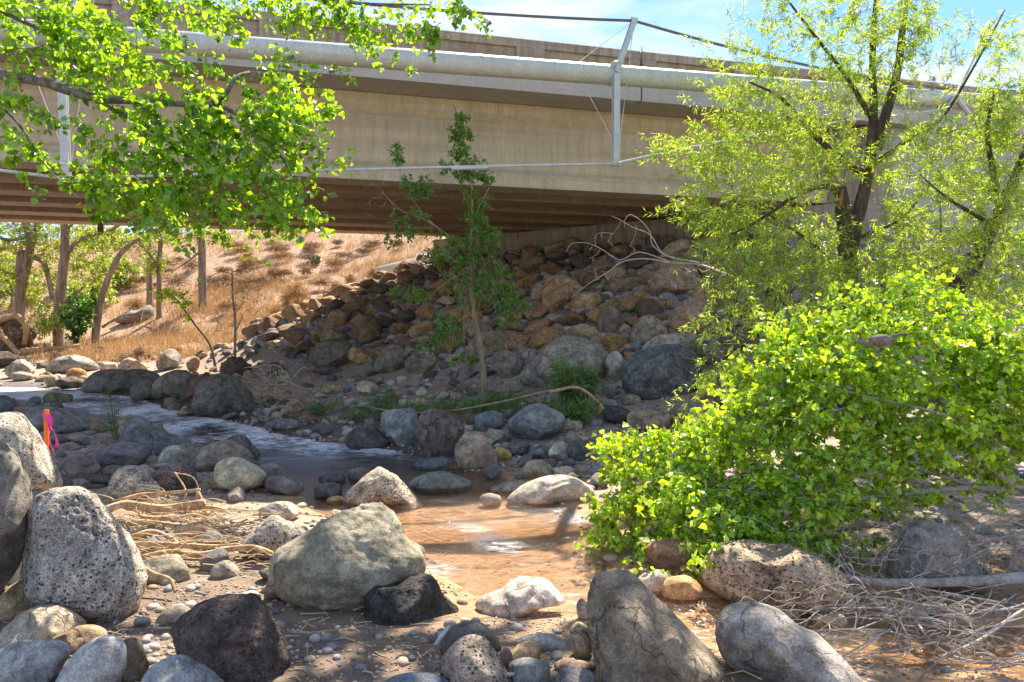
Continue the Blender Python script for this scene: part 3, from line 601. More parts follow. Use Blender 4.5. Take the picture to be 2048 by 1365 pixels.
(B_, 'pale humped pitted stone at the head of the driftwood pile', [(205,1000),(215,970),(232,940),(255,931),(285,937),(305,960),(325,985),(300,1004)], (.46,.44,.42), 'p', dict(lv=5, pit=.04)),
(RK, 'dark grey stone right behind the olive-grey rounded boulder', (515,562,925,967), (.20,.20,.21), 's', {}),
(RK, 'dark purple stone at the near water edge', (530,609,950,992), (.18,.18,.20), 's', {}),
(RK, 'dark wet stone upper one of a pair left of the triangular boulder', (640,692,942,978), (.15,.15,.17), 's', {}),
(RK, 'dark wet stone lower one of a pair left of the triangular boulder', (626,688,968,1003), (.13,.13,.14), 's', {}),
(RK, 'rounded brown-grey stone directly behind the triangular boulder', (697,748,934,974), (.20,.19,.18), 's', {}),
(RK, 'olive mossy stone standing in the stream at left', (88,152,784,812), (.19,.18,.12), 's', {}),
(B_, 'long flat grey-blue rock behind the orange stake', [(20,850),(60,820),(110,816),(150,830),(190,858),(150,872),(60,872)], (.24,.24,.26), 's', dict(tk=1.0, lv=5)),
(RK, 'blue-grey stone at the left picture edge beyond the bleached boulder', (-30,45,795,828), (.20,.23,.27), 's', {}),
(RK, 'grey stone cluster top behind the orange stake', (60,140,868,892), (.22,.22,.23), 's', {}),
(B_, 'big round pitted dark boulder at the far stream bank', [(385,802),(395,770),(420,750),(455,748),(490,770),(510,802),(500,829),(440,836),(393,829)], (.20,.19,.17), 'p', dict(lv=5, amp=.03)),
(B_, 'dark olive boulder with flat top left of the round pitted one', [(303,795),(310,762),(345,742),(378,745),(390,765),(375,795),(340,802)], (.22,.21,.17), 's', dict(lv=4)),
(RK, 'reddish brown boulder between the olive and the pitted boulders', [(360,800),(375,765),(405,752),(425,760),(400,805)], (.20,.14,.11), 's', {}),
(RK, 'dark grey rock left of the olive boulder', (262,322,760,805), (.16,.15,.13), 's', {}),
(B_, 'long flat grey slab along the far water edge', [(163,780),(185,745),(230,738),(300,742),(325,760),(300,778),(240,785)], (.20,.19,.18), 's', dict(tk=.9)),
(RK, 'tan rounded stone on the long flat grey slab', (245,292,750,777), (.36,.29,.20), 's', dict(lv=3)),
(RK, 'tan pyramid stone at the left water edge', (88,118,749,776), (.38,.33,.25), 's', dict(lv=3)),
(RK, 'dark round stone right of the tan pyramid stone', (112,168,754,780), (.15,.14,.13), 's', {}),
(RK, 'orange stained stone above the dark round stone', (128,176,738,760), (.44,.26,.11), 's', dict(lv=3)),
(B_, 'long grey and white boulder in dappled sun on the far bank', [(93,742),(110,718),(150,710),(185,722),(200,740),(150,748)], (.36,.35,.36), 's', dict(lv=4, tk=.9)),
(B_, 'light grey rounded boulder left of the long dappled one', [(10,745),(25,725),(50,719),(72,735),(70,750),(30,757)], (.42,.41,.40), 's', dict(lv=4)),
(RK, 'flat pale stone in front of the light grey rounded boulder', (20,74,744,764), (.40,.38,.36), 's', dict(lv=3)),
(B_, 'pinkish sunlit boulder at the foot of the leaning trunk', [(233,738),(245,720),(270,716),(297,738),(265,746)], (.46,.38,.33), 's', dict(lv=4)),
(B_, 'black basalt boulder at the far left edge', (-30,42,704,738), (.10,.09,.09), 'r', {}),
(B_, 'white weathered rock amid dry grass', [(313,740),(320,710),(345,698),(365,720),(362,742)], (.50,.47,.44), 'r', {}),
(RK, 'small pale stone left of the white weathered rock', (200,236,724,744), (.50,.46,.42), 's', dict(lv=3)),
(RK, 'dusty pink stone between dry grass and water', (370,402,715,745), (.34,.25,.19), 's', dict(lv=3)),
(B_, 'grey ledge rock on the far grassy bank', [(230,645),(250,625),(275,620),(300,610),(310,630),(290,648)], (.26,.25,.25), 's', dict(lv=4)),
# --- right of the sapling
(B_, 'very large pale grey boulder with white streaks behind green weeds', [(1040,765),(1070,715),(1130,672),(1200,690),(1240,722),(1220,770),(1150,785)], (.36,.35,.34), 'p', dict(lv=5)),
(B_, 'large round dark blue basalt boulder right of the green weeds', [(1243,750),(1255,715),(1290,695),(1340,688),(1385,700),(1402,735),(1402,778),(1350,800),(1290,806),(1253,788)], (.155,.18,.21), 'p', dict(lv=6, pit=.025, amp=.03)),
(B_, 'upright pale grey stone between the two largest far boulders', (1208,1247,708,772), (.38,.37,.36), 's', {}),
(B_, 'white-splashed flat boulder behind the large dark blue one', [(1283,705),(1300,680),(1330,668),(1372,675),(1395,700),(1340,712)], (.42,.41,.40), 's', {}),
(B_, 'low blue-grey boulder at the willow twigs', (1385,1455,694,732), (.24,.24,.26), 's', {}),
(B_, 'tan angular block standing tall in the middle of the rock slope', [(1083,602),(1090,565),(1110,550),(1140,555),(1167,577),(1150,602),(1110,630),(1087,624)], (.40,.28,.18), 's', dict(fac=9, lv=5)),
(B_, 'tan rounded block right of the tall tan angular one', [(1139,610),(1155,588),(1190,585),(1202,600),(1185,625),(1150,628)], (.40,.29,.17), 's', dict(lv=4)),
(B_, 'long brown slab high on the rock slope under the dead branch', [(1203,575),(1225,556),(1270,552),(1297,565),(1275,583),(1225,590)], (.24,.18,.13), 's', dict(lv=4)),
(B_, 'broad grey-brown boulder at mid slope below the small pale stones', [(1258,690),(1270,645),(1300,630),(1330,650),(1337,690),(1290,700)], (.28,.25,.22), 's', dict(lv=5)),
(B_, 'dark angular boulder left of the broad grey-brown one', [(1195,665),(1200,625),(1225,612),(1252,640),(1245,675),(1215,680)], (.20,.17,.16), 's', dict(lv=4)),
(B_, 'large reddish boulder at top of slope by the willow', [(1300,590),(1310,545),(1345,525),(1390,535),(1400,580),(1350,600)], (.34,.25,.20), 's', dict(lv=5)),
(B_, 'pink and white blotched boulder under the willow twigs', [(1335,660),(1345,620),(1375,600),(1420,612),(1430,655),(1380,672)], (.42,.31,.26), 's', dict(lv=4)),
(B_, 'very broad brown boulder at the sapling trunk foot', [(938,720),(945,680),(975,662),(1010,668),(1025,700),(1000,725)], (.26,.21,.16), 's', dict(lv=5)),
(B_, 'orange-brown pitted boulder left of the sapling trunk', [(865,705),(875,675),(905,662),(935,672),(930,700),(885,718)], (.33,.23,.14), 'r', dict(lv=4)),
(B_, 'grey rounded boulder right of the sapling trunk foot', (985,1047,702,758), (.27,.24,.22), 's', {}),
(B_, 'big smooth dark boulder at the foot of the rock heap', [(752,742),(760,705),(790,688),(815,698),(822,730),(800,748)], (.19,.175,.15), 's', dict(lv=5)),
(B_, 'grey blocky boulder right of the big smooth dark one', (808,872,706,750), (.24,.22,.19), 's', {}),
(B_, 'widest dark boulder in the lower left of the rock heap', [(613,740),(625,700),(660,678),(700,685),(708,715),(690,740),(650,748)], (.17,.155,.13), 's', dict(lv=5)),
(B_, 'brown rough boulder standing at the centre of the rock heap', [(706,685),(715,645),(740,632),(762,650),(758,690),(730,700)], (.28,.20,.13), 'r', dict(lv=4)),
(B_, 'tan block with squared ends low in the rock heap', [(695,715),(705,695),(735,705),(742,725),(715,735)], (.40,.28,.14), 's', dict(lv=4)),
(RK, 'smooth cream oval stone on the sand below the rock heap', (712,760,763,793), (.42,.37,.29), 's', {}),
(RK, 'flat yellowish stone left of the cream oval stone', (645,688,768,790), (.42,.36,.25), 's', dict(lv=3)),
(RK, 'black flat stone at the left foot of the rock heap', (632,684,730,752), (.10,.10,.10), 's', {}),
(RK, 'tan kite shaped stone by the dry roots', [(557,830),(575,805),(598,800),(600,825),(580,834)], (.44,.33,.22), 's', {}),
(RK, 'grey stone half under the fallen green branch', (540,600,838,862), (.24,.26,.27), 'p', {}),
(RK, 'black scoria stone right of the green weeds', (1205,1262,814,852), (.12,.12,.13), 'r', {}),
(B_, 'tan-grey rounded boulder half hidden by bright leaf tips', (1252,1345,818,868), (.34,.28,.22), 's', {}),
(B_, 'long sunlit-topped brown boulder above the bright leaf tips', [(1360,862),(1375,830),(1410,813),(1450,820),(1470,860),(1420,870)], (.36,.28,.22), 's', {}),
(RK, 'orange-brown round stone right of the dark blue basalt boulder', (1385,1418,776,802), (.40,.25,.12), 's', dict(lv=3)),
(RK, 'greenish flat stone below the dark blue basalt boulder', (1238,1285,790,812), (.29,.29,.24), 's', dict(lv=3)),
(RK, 'slate blue stone under the fallen log end', (1203,1236,797,818), (.25,.28,.31), 's', dict(lv=3)),
# --- right foreground
(B_, 'tall brown-grey cracked boulder leaning right at the bottom edge', [(1176,1185),(1200,1160),(1245,1152),(1280,1170),(1330,1215),(1390,1275),(1443,1327),(1412,1375),(1350,1405),(1200,1400),(1185,1335),(1173,1245)], (.25,.22,.175), 's', dict(lv=6, amp=.05, fac=5)),
(B_, 'smooth grey boulder with dappled light in the bottom right', [(1430,1268),(1450,1235),(1490,1220),(1540,1222),(1600,1245),(1660,1285),(1715,1335),(1720,1354),(1690,1374),(1560,1378),(1460,1345),(1433,1308)], (.36,.35,.34), 's', dict(lv=6, amp=.03, fac=4)),
(B_, 'broad tan boulder overhung by the bright cottonwood leaves', [(1393,1165),(1420,1110),(1500,1090),(1600,1085),(1680,1120),(1703,1182),(1690,1220),(1600,1228),(1480,1210),(1418,1188)], (.40,.33,.25), 'p', dict(lv=5, amp=.04)),
(B_, 'reddish crumbling conglomerate rock under the lowest leaves', [(1290,1112),(1320,1080),(1370,1085),(1402,1120),(1392,1160),(1340,1156)], (.38,.26,.19), 'r', dict(lv=5, amp=.09)),
(RK, 'orange-tan round stone against the broad tan boulder', [(1322,1175),(1340,1157),(1375,1153),(1402,1170),(1400,1195),(1360,1208),(1330,1200)], (.48,.32,.17), 's', {}),
(RK, 'pale stone left of the orange-tan round stone', [(1272,1165),(1290,1145),(1320,1140),(1338,1160),(1325,1195),(1290,1190)], (.52,.46,.41), 's', {}),
(RK, 'small pale stone between the white boulder and the tall brown one', (1153,1182,1198,1245), (.46,.42,.37), 's', {}),
(RK, 'brown-grey stone against the foot of the tall brown boulder', (1138,1186,1248,1318), (.30,.25,.19), 's', {}),
(RK, 'long blue-grey stone in the lower shallows', [(1033,1290),(1050,1274),(1100,1270),(1130,1285),(1128,1302),(1070,1304)], (.28,.29,.32), 's', {}),
(RK, 'tan squared stone in front of the long blue-grey one', [(1020,1318),(1025,1295),(1060,1284),(1080,1295),(1078,1318),(1045,1326)], (.48,.36,.22), 's', dict(fac=9)),
(RK, 'teal-grey stone at the bottom edge beside the rounded holed one', (1018,1112,1318,1385), (.19,.22,.23), 's', {}),
(RK, 'small grey round stone at the bottom edge left of the tall boulder', (1113,1187,1335,1392), (.26,.26,.27), 's', {}),
(RK, 'pinkish flat stone behind the small grey round stone', (1108,1190,1320,1345), (.34,.25,.20), 's', dict(lv=3)),
(RK, 'purple stone wedged beside the grey holed stone', (996,1024,1298,1345), (.21,.16,.16), 's', {}),
(RK, 'tan rough stone in dark water under the fallen trunk', [(1620,1250),(1640,1232),(1685,1226),(1692,1248),(1650,1264)], (.42,.35,.25), 's', {}),
(RK, 'small tan stone behind the smooth dappled boulder', (1556,1604,1218,1250), (.36,.30,.22), 's', dict(lv=3)),
(B_, 'dark grey boulder in twig shadows behind the fallen trunk', [(1775,1165),(1800,1080),(1850,1045),(1910,1055),(1950,1110),(1968,1172),(1880,1190)], (.26,.25,.24), 's', dict(lv=5)),
(B_, 'large orange-tan boulder at the right edge behind bare twigs', [(1925,1150),(1940,1050),(2000,1020),(2090,1030),(2110,1120),(2040,1172)], (.48,.36,.24), 's', dict(lv=5, d=6.9)),
(RK, 'cream stone beside the big pitted boulder under driftwood roots', (228,266,1012,1040), (.46,.41,.34), 's', dict(lv=3)),
(RK, 'purple pebble under the driftwood pile', (282,306,1033,1046), (.26,.22,.23), 's', dict(lv=3)),
(RK, 'grey stone at the right end of the driftwood pile', (435,482,1062,1088), (.36,.34,.33), 's', dict(lv=3)),
(RK, 'round grey stone on dappled soil below the driftwood', [(420,1145),(430,1128),(455,1122),(478,1140),(472,1158),(435,1160)], (.34,.33,.31), 's', {}),
(RK, 'small dark stone pressed to the left of the big grey-green boulder', (527,566,1158,1205), (.20,.17,.16), 's', {}),
(RK, 'small grey stone right of the pitted boulder foot', (268,302,1233,1256), (.32,.31,.30), 's', dict(lv=3)),
(RK, 'long pale stone lying toward the scoria block', [(310,1240),(330,1218),(365,1210),(385,1225),(360,1245),(325,1252)], (.40,.36,.31), 's', {}),
(RK, 'yellowish flat stone half buried under the big grey-green boulder', [(605,1245),(625,1225),(665,1222),(680,1238),(645,1256)], (.36,.34,.24), 's', dict(d=4.95)),
(RK, 'dusty tan slab beside the scoria hump', [(500,1180),(520,1150),(560,1138),(585,1150),(560,1185)], (.42,.33,.25), 's', dict(d=5.5)),
]
for nm, lab, pts, col, kd, kw in ROCKS:
    kw = dict(kw); kw.setdefault('tk', .85)
    rock(nm, lab, pts, col, kd, cat='boulder' if nm == B_ else 'rock', group='boulders of the creek bed' if nm == B_ else 'loose rocks of the creek bed', **kw)
HAND = [(o.location.x, o.location.y, max(o.dimensions.x, o.dimensions.y) * .5) for o in COL.objects if o.get('category') in ('boulder', 'rock')]

# ---- prototypes shared by the many small stones
PROTO = []
def protos():
    for k in range(12):
        rng = np.random.default_rng(100 + k); v, f = ico(4 if k < 6 else 3)
        p = facet(v.copy(), rng, 9 + k % 5, .50, .90, 0); p = p + v * (fbm(v * 1.4 + k * 3, 2) * .14)[:, None] + v * (fbm(v * 4 + k, 3) * .045)[:, None]
        p[:, 2] *= .78 + .1 * (k % 3); p[:, 0] *= 1.0 + .16 * (k % 4)
        me = bpy.data.meshes.new('stone'); me.from_pydata(p.tolist(), [], f); me.polygons.foreach_set('use_smooth', [True] * len(f)); me.materials.append(M['p' if k % 5 == 4 else 's']); PROTO.append(me)
protos()
def pix(p): return 1024 + p[0] / p[1] * F, HOR - (p[2] - EYE) / p[1] * F
PAL = [('brown', (0.348, 0.221, 0.122)), ('dark grey', (0.238, 0.184, 0.132)), ('tan', (0.441, 0.297, 0.171)), ('grey', (0.336, 0.259, 0.181)), ('reddish', (0.313, 0.200, 0.132)), ('pale', (0.487, 0.389, 0.284)), ('orange-brown', (0.371, 0.238, 0.122)), ('blackish', (0.151, 0.124, 0.103))]
PAL2 = [('grey', (.30, .29, .28)), ('blue-grey', (.22, .235, .245)), ('tan', (.40, .31, .22)), ('dark', (.15, .15, .155)), ('pale', (.50, .46, .41)), ('brown', (.26, .20, .15))]
ORD = ['', 'second', 'third', 'fourth', 'fifth', 'sixth', 'seventh', 'eighth', 'ninth', 'tenth', 'eleventh', 'twelfth']
def label_all(items, what, zone):
    by = {}
    for it in items:
        it['key'] = (it['size'], it['shape'], it['cname'], zone(it['px'], it['py']))
        by.setdefault(it['key'], []).append(it)
    for key, g in by.items():
        g.sort(key=lambda i: i['px'])
        for k, it in enumerate(g):
            tail = '' if len(g) == 1 else (', leftmost' if k == 0 else ', rightmost' if k == len(g) - 1 else f', {ORD[min(k, 11)]} from left')
            it['o']['label'] = f"{key[0]} {key[1]} {key[2]} {what} {key[3]}{tail}".replace('  ', ' ')
def stone_obj(name, x, y, r, pal, rng, group, up=.30, stretch=1.0):
    ci = rng.integers(len(pal)); cname, c = pal[ci]; c = np.clip(np.array(c) * rng.uniform(.82, 1.2) * rng.uniform(.95, 1.05, 3), .03, .8)
    k = int(rng.integers(12)); o = bpy.data.objects.new(name, PROTO[k]); COL.objects.link(o)
    sx, sy, sz = r * rng.uniform(.85, 1.2) * stretch, r * rng.uniform(.8, 1.1), r * rng.uniform(.65, 1.0)
    z = float(ground(np.array([x]), np.array([y]))[0])
    o.location = (x, y, z + up * r); o.scale = (sx, sy, sz); o.rotation_euler = (rng.uniform(-.4, .4), rng.uniform(-.4, .4), rng.uniform(0, 6.28))
    px, py = pix((x, y, z + .3 * r))
    rat = sx * (1 + .16 * (k % 4)) / sz
    setp(o, None, 'rock', group, None, c)
    return dict(o=o, px=px, py=py, cname=cname, size='', shape='long' if rat > 1.95 else 'flat' if sz < .74 * r else 'rounded' if k % 2 else 'blocky', r=r)
# ---- riprap heap below the abutment
rng = np.random.default_rng(5); acc = []; items = []
def near_hand(x, y, r, f=.75): return any((x - a) ** 2 + (y - b_) ** 2 < (f * (r + c_)) ** 2 for a, b_, c_ in HAND)
radii = np.sort(.115 + .25 * rng.random(9000) ** 1.5)[::-1]
for r in radii:
    x, y = rng.uniform(-8.5, 8.6), rng.uniform(12.5, 25)
    pd = float(poly_dist(np.array([x]), np.array([y]))[0])
    foot = 4.7 if x > -2.5 else 5.2
    if not (.12 < pd < foot) or y > 23.4: continue
    px, py = pix((x, y, float(ground(np.array([x]), np.array([y]))[0])))
    if not (500 < px < 1560): continue
    if near_hand(x, y, r, .72): continue
    if any((x - a) ** 2 + (y - b_) ** 2 < (.74 * (r + c_)) ** 2 for a, b_, c_ in acc): continue
    acc.append((x, y, r)); it = stone_obj('riprap_stone', x, y, r, PAL, rng, 'riprap stones heaped below the abutment', .34)
    it['pd'] = pd / foot; it['size'] = 'large' if r > .27 else 'medium' if r > .2 else 'small'; items.append(it)
    if len(acc) >= 285: break
for it in items: it['o'].rotation_euler.x += .3
def rz(px, py):
    c_ = 'at the sunlit left end' if px < 690 else 'left of the sapling' if px < 880 else 'behind the sapling' if px < 1030 else 'right of the sapling' if px < 1190 else 'below the dead branch' if px < 1370 else 'beside the willow'
    rw = 'top of heap' if py < 540 else 'upper heap' if py < 590 else 'middle heap' if py < 640 else 'lower heap' if py < 690 else 'foot of heap'
    return rw + ' ' + c_
label_all(items, 'stone,', rz)
# dark rubble between the stones
def pebbles(name, pts, rads, pal, rng, lv=1, kind='s', flat=.7):
    v, f = ico(lv); f = np.array(f); V = []; Fs = []; n = 0
    for (x, y, z), r in zip(pts, rads):
        s = r * np.array([rng.uniform(.8, 1.35), rng.uniform(.8, 1.2), rng.uniform(.5, .95) * flat / .7]); a = rng.uniform(0, 6.28); ca, sa = math.cos(a), math.sin(a)
        p = v * (1 + .22 * (vnoise(v * 1.5 + rng.uniform(0, 50, 3)) - .5))[:, None] * s
        p = np.stack([p[:, 0] * ca - p[:, 1] * sa, p[:, 0] * sa + p[:, 1] * ca, p[:, 2]], -1) + (x, y, z + r * .22); V.append(p); Fs.append(f + n); n += len(v)
    o = link(name, np.vstack(V).tolist(), np.vstack(Fs).tolist(), M['gravel']); setp(o, kind='stuff'); return o
m, t, b, N, L = mat('mixed_gravel'); geo = N('NewGeometry')
r_ = ramp(t, 0, 1, (.12, .115, .11, 1), (.55, .5, .44, 1), geo.outputs['Random Per Island']); r_.color_ramp.interpolation = 'CONSTANT'
for p_, c_ in ((.15, (.26, .25, .24)), (.32, (.36, .28, .20)), (.5, (.21, .21, .21)), (.65, (.30, .22, .15)), (.78, (.44, .38, .31))): e2 = r_.color_ramp.elements.new(p_); e2.color = (*c_, 1)
nn = N('TexNoise', Scale=70, Detail=3); L(geo.outputs['Position'], nn.inputs['Vector'])
L(mixrgb(t, .5, r_.outputs['Color'], mixrgb(t, 1.0, r_.outputs['Color'], ramp(t, .3, .7, (.5, .5, .5, 1), (1.4, 1.4, 1.4, 1), nn.outputs['Fac']).outputs['Color'], 'MULTIPLY')), b.inputs['Base Color']); b.inputs['Roughness'].default_value = .85
M['gravel'] = m
n_ = 3000; xs = rng.uniform(-8.5, 8.5, n_ * 4); ys = rng.uniform(12.5, 24, n_ * 4); pd = poly_dist(xs, ys); k = np.where((pd > .05) & (pd < 5.2))[0][:n_]
zs = ground(xs[k], ys[k]); pebbles('rubble', zip(xs[k], ys[k], zs - .02), rng.uniform(.05, .16, len(k)), PAL, rng, 2)
# ---- river stones strewn over the bars and banks
items = []; acc2 = []
rng = np.random.default_rng(21)
for r in np.sort(.035 + .14 * rng.random(9000) ** 2.2)[::-1]:
    px, py = rng.uniform(-20, 1500), rng.uniform(690, 1360)
    if px > 1150 and py > 900 and rng.random() < .8: continue
    if py > 985 and rng.random() < .62: continue
    d = hit(px, py); x, y = (px - 1024) / F * d, d
    e, sd = stream_e(np.array([x]), np.array([y])); e = float(e[0])
    if y > 27 or e < (-.25 if r < .1 else .02) or (e < 0 and rng.random() < .75): continue
    if 760 < px < 1260 and 980 < py < 1200 : continue
    if 330 < px < 640 and 1000 < py < 1080 and rng.random() < .85: continue
    if py > 1180 and r > .1: continue
    pd = float(poly_dist(np.array([x]), np.array([y]))[0])
    if pd < 3.9: continue
    if near_hand(x, y, r, .8) or any((x - a) ** 2 + (y - b_) ** 2 < (.85 * (r + c_)) ** 2 for a, b_, c_ in acc2): continue
    acc2.append((x, y, r)); it = stone_obj('creek_stone', x, y, r, PAL2, rng, 'small stones strewn over the creek bars', .25)
    it['size'] = 'large' if r > .11 else 'medium' if r > .07 else 'small'; items.append(it)
    if len(items) >= 270: break
def rz2(px, py):
    if py > 1160: return 'in near dappled soil ' + ('by the scoria block' if px < 620 else 'by the black boulder' if px < 980 else 'by the tall brown boulder')
    if py > 985: return 'on the near bank ' + ('by the driftwood' if px < 560 else 'by the grey-green boulder' if px < 980 else 'under bright leaves')
    if py > 900: return 'beside the stream ' + ('left of the driftwood' if px < 400 else 'by the olive-grey boulder' if px < 640 else 'near the triangular boulder' if px < 880 else 'on the bar below the blue-grey boulder')
    if py > 800: return ('on the left stream bank' if px < 420 else 'by the dark sand bar' if px < 690 else 'behind the pitted rock' if px < 960 else 'around the broad blue-grey boulder' if px < 1180 else 'right of the green weeds')
    if py > 745: return ('by the far water edge' if px < 400 else 'by the dry roots' if px < 620 else 'below the rock heap' if px < 860 else 'at the sapling foot' if px < 1080 else 'by the dark blue boulder')
    return ('on the far left bank' if px < 220 else 'by the dry grass' if px < 460 else 'near the root ball' if px < 600 else 'under the rock heap' if px < 1000 else 'between the far boulders')
label_all(items, 'stone', rz2)
# cobbles too many to count, packed between the stones
n_ = 0; pts = []; rads = []
px = rng.uniform(-20, 2350, 9000); py = np.where(rng.random(9000) < .72, rng.uniform(672, 985, 9000), rng.uniform(985, 1345, 9000))
for a, c in zip(px, py):
    d = hit(a, c, 3); x = (a - 1024) / F * d
    if d > 24 or near_hand(x, d, .05, .9): continue
    pts.append((x, d)); 
    if len(pts) >= 5000: break
pts = np.array(pts); e, sd = stream_e(pts[:, 0], pts[:, 1]); pd = poly_dist(pts[:, 0], pts[:, 1]); cl = vnoise(np.stack([pts[:, 0] * .7, pts[:, 1] * .7, pts[:, 0] * 0 + 7], -1))
k = np.where((e > .05) & ((pd > 3.4) | (pts[:, 0] > 4.5)) & (cl + rng.uniform(-.25, .25, len(cl)) > .36))[0]; zs = ground(pts[k, 0], pts[k, 1]); rd = .025 + .085 * rng.random(len(k)) ** 2.4; rd = rd * np.clip(pts[k, 1] / 11, .36, 1)
pebbles('cobbles', zip(pts[k, 0], pts[k, 1], zs), rd, PAL2, rng, 2)
# fine gravel of the near bank
pts = np.stack([rng.uniform(-3.6, 1.2, 9000), rng.uniform(3.3, 5.6, 9000)], -1); e, sd = stream_e(pts[:, 0], pts[:, 1]); cl = vnoise(np.stack([pts[:, 0] * 1.6, pts[:, 1] * 1.6, pts[:, 0] * 0 + 3], -1))
k = np.where((e > .05) & (cl + rng.uniform(-.15, .15, len(cl)) > .5))[0]; zs = ground(pts[k, 0], pts[k, 1]); pebbles('gravel', zip(pts[k, 0], pts[k, 1], zs), .003 + .009 * rng.random(len(k)) ** 2, PAL2, rng, 1)
# gravel too small to count
n_ = 15000; pts = []; rads = []
while len(pts) < n_:
    if rng.random() < .6: px, py = rng.uniform(450, 1500), rng.uniform(700, 960)
    else: px, py = rng.uniform(-20, 2050), rng.uniform(700, 1380)
    d = EYE * F / (py - HOR) * .9; x, y = (px - 1024) / F * d, d
    if d > 24: continue
    pts.append((x, y)); rads.append(rng.uniform(.006, .024) * (1 + .04 * d) * (1 if d > 6 else .5))
pts = np.array(pts); e, sd = stream_e(pts[:, 0], pts[:, 1]); cl = vnoise(np.stack([pts[:, 0] * .9, pts[:, 1] * .9, pts[:, 0] * 0], -1))
k = np.where((e > -.15) & (poly_dist(pts[:, 0], pts[:, 1]) > 3.8) & (cl + rng.uniform(-.2, .2, len(cl)) > .45))[0]
zs = ground(pts[k, 0], pts[k, 1]); pebbles('gravel', zip(pts[k, 0], pts[k, 1], zs), np.array(rads)[k], PAL2, rng, 1)

# ---------------------------------------------------------------- plants
def leaf_tpl(kind):
    if kind == 'cotton':
        v = [(0, 0, 0), (.40, .10, .07), (.47, .34, .09), (.22, .70, .05), (0, 1.0, -.05), (-.22, .70, .05), (-.47, .34, .09), (-.40, .10, .07), (0, .45, 0)]
        f = [(0, 1, 2, 8), (8, 2, 3, 4), (8, 4, 5, 6), (0, 8, 6, 7)]
    elif kind == 'willow':
        v = [(0, 0, 0), (.085, .34, .03), (0, 1, -.12), (-.085, .34, .03), (0, .4, 0)]; f = [(0, 1, 4), (1, 2, 4), (4, 2, 3), (0, 4, 3)]
    elif kind == 'oval':
        v = [(0, 0, 0), (.24, .30, .05), (.18, .72, .04), (0, 1, -.04), (-.18, .72, .04), (-.24, .30, .05)]; f = [(0, 1, 2, 3), (0, 3, 4, 5)]
    elif kind == 'blade':
        v = [(-.03, 0, 0), (.03, 0, 0), (.0, 1, .0)]; f = [(0, 1, 2)]
    return np.array(v), f
def leaves(mb, pos, dirs, size, kind, rng, mi=1, tilt=1.0):
    v, f = leaf_tpl(kind); n = len(pos)
    if not n: return
    y = np.asarray(dirs, float); y /= np.linalg.norm(y, axis=1)[:, None] + 1e-9
    nrm = rng.normal(size=(n, 3)) * tilt + np.array([0, -.25, .55]); x = np.cross(y, nrm); x /= np.linalg.norm(x, axis=1)[:, None] + 1e-9; z = np.cross(x, y)
    s = (np.full(n, size) if np.isscalar(size) else np.asarray(size)) * rng.uniform(.45, 1.25, n)
    vv = pos[:, None, :] + (v[None, :, 0, None] * x[:, None] + v[None, :, 1, None] * y[:, None] + v[None, :, 2, None] * z[:, None]) * s[:, None, None]
    b0 = len(mb.v); mb.v.extend(map(tuple, vv.reshape(-1, 3).tolist())); k = len(v)
    for i in range(n):
        o = b0 + i * k; mb.f.extend([tuple(a + o for a in q) for q in f])
    mb.mi.extend([mi] * (n * len(f)))
def blob(cx, cy, rx, ry, d, sd, n, rng, fall=.9):
    """points in a lump seen at (cx, cy), its radii in photo pixels, spread sd metres in depth"""
    u = rng.normal(size=(n, 3)); u /= np.linalg.norm(u, axis=1)[:, None]; u *= rng.random(n)[:, None] ** (1 / 2.2)
    c = P(cx, cy, d); return c + u * np.array([rx / F * d, sd, ry / F * d])
DENS = 1.0
def grow(nodes, attr, rng, droop=.15, rmin=.0015, k=4, lift=0.0, bias=None):
    """join every attractor to the nearest wood so far; gives twigs as (points, radii)"""
    NP = np.array([n[0] for n in nodes]); NR = np.array([n[1] for n in nodes]); out = []
    attr = np.asarray(attr); dd = np.min(np.linalg.norm(attr[:, None] - NP[None, ::max(1, len(NP) // 60)], axis=2), axis=1); attr = attr[np.argsort(dd)]
    buf = np.zeros((len(NP) + len(attr) * k, 3)); br = np.zeros(len(buf)); m = len(NP); buf[:m] = NP; br[:m] = NR
    for a in attr:
        df = buf[:m] - a; ds = np.einsum('ij,ij->i', df, df)
        i = int(np.argmin(ds)); p0 = buf[i]; ln = math.sqrt(ds[i])
        if ln < .02: continue
        side = rng.normal(size=3) * ln * .10; t = np.linspace(0, 1, k + 1)[:, None]
        pts = p0 * (1 - t) + a * t + side * (4 * t * (1 - t)); pts[:, 2] += (lift * 4 * t * (1 - t) * ln)[:, 0] - (droop * ln * t[:, 0] ** 2 - droop * ln * t[:, 0]) * 1.0
        pts[1:-1] += rng.normal(size=(k - 1, 3)) * ln * .03
        r0 = min(br[i] * .62, .0022 + .006 * ln); r0 = max(r0, rmin * 1.2)
        rad = np.linspace(r0, rmin, k + 1); out.append((pts, rad)); buf[m:m + k] = pts[1:]; br[m:m + k] = np.maximum(rad[1:], rmin); m += k
    return out
def leafy(twigs, rng, per, ln, kind, size, spread=.03, hang=.3, span=.5):
    P_, D_ = [], []
    for pts, rad in twigs:
        d = pts[-1] - pts[-2]; L_ = np.linalg.norm(pts[-1] - pts[0]); fr = min(1, ln / max(L_, 1e-3))
        for j in range(rng.poisson(per)):
            t = 1 - fr * rng.random() ** .8; q = t * (len(pts) - 1); i = min(int(q), len(pts) - 2); p = pts[i] * (1 - q + i) + pts[i + 1] * (q - i)
            dn = d / (np.linalg.norm(d) + 1e-9); o = rng.normal(size=3); o -= dn * o.dot(dn); o /= np.linalg.norm(o)
            dr = dn * span + o + np.array([0, 0, -hang]); P_.append(p + o * spread * rng.random()); D_.append(dr)
    return np.array(P_).reshape(-1, 3), np.array(D_).reshape(-1, 3)
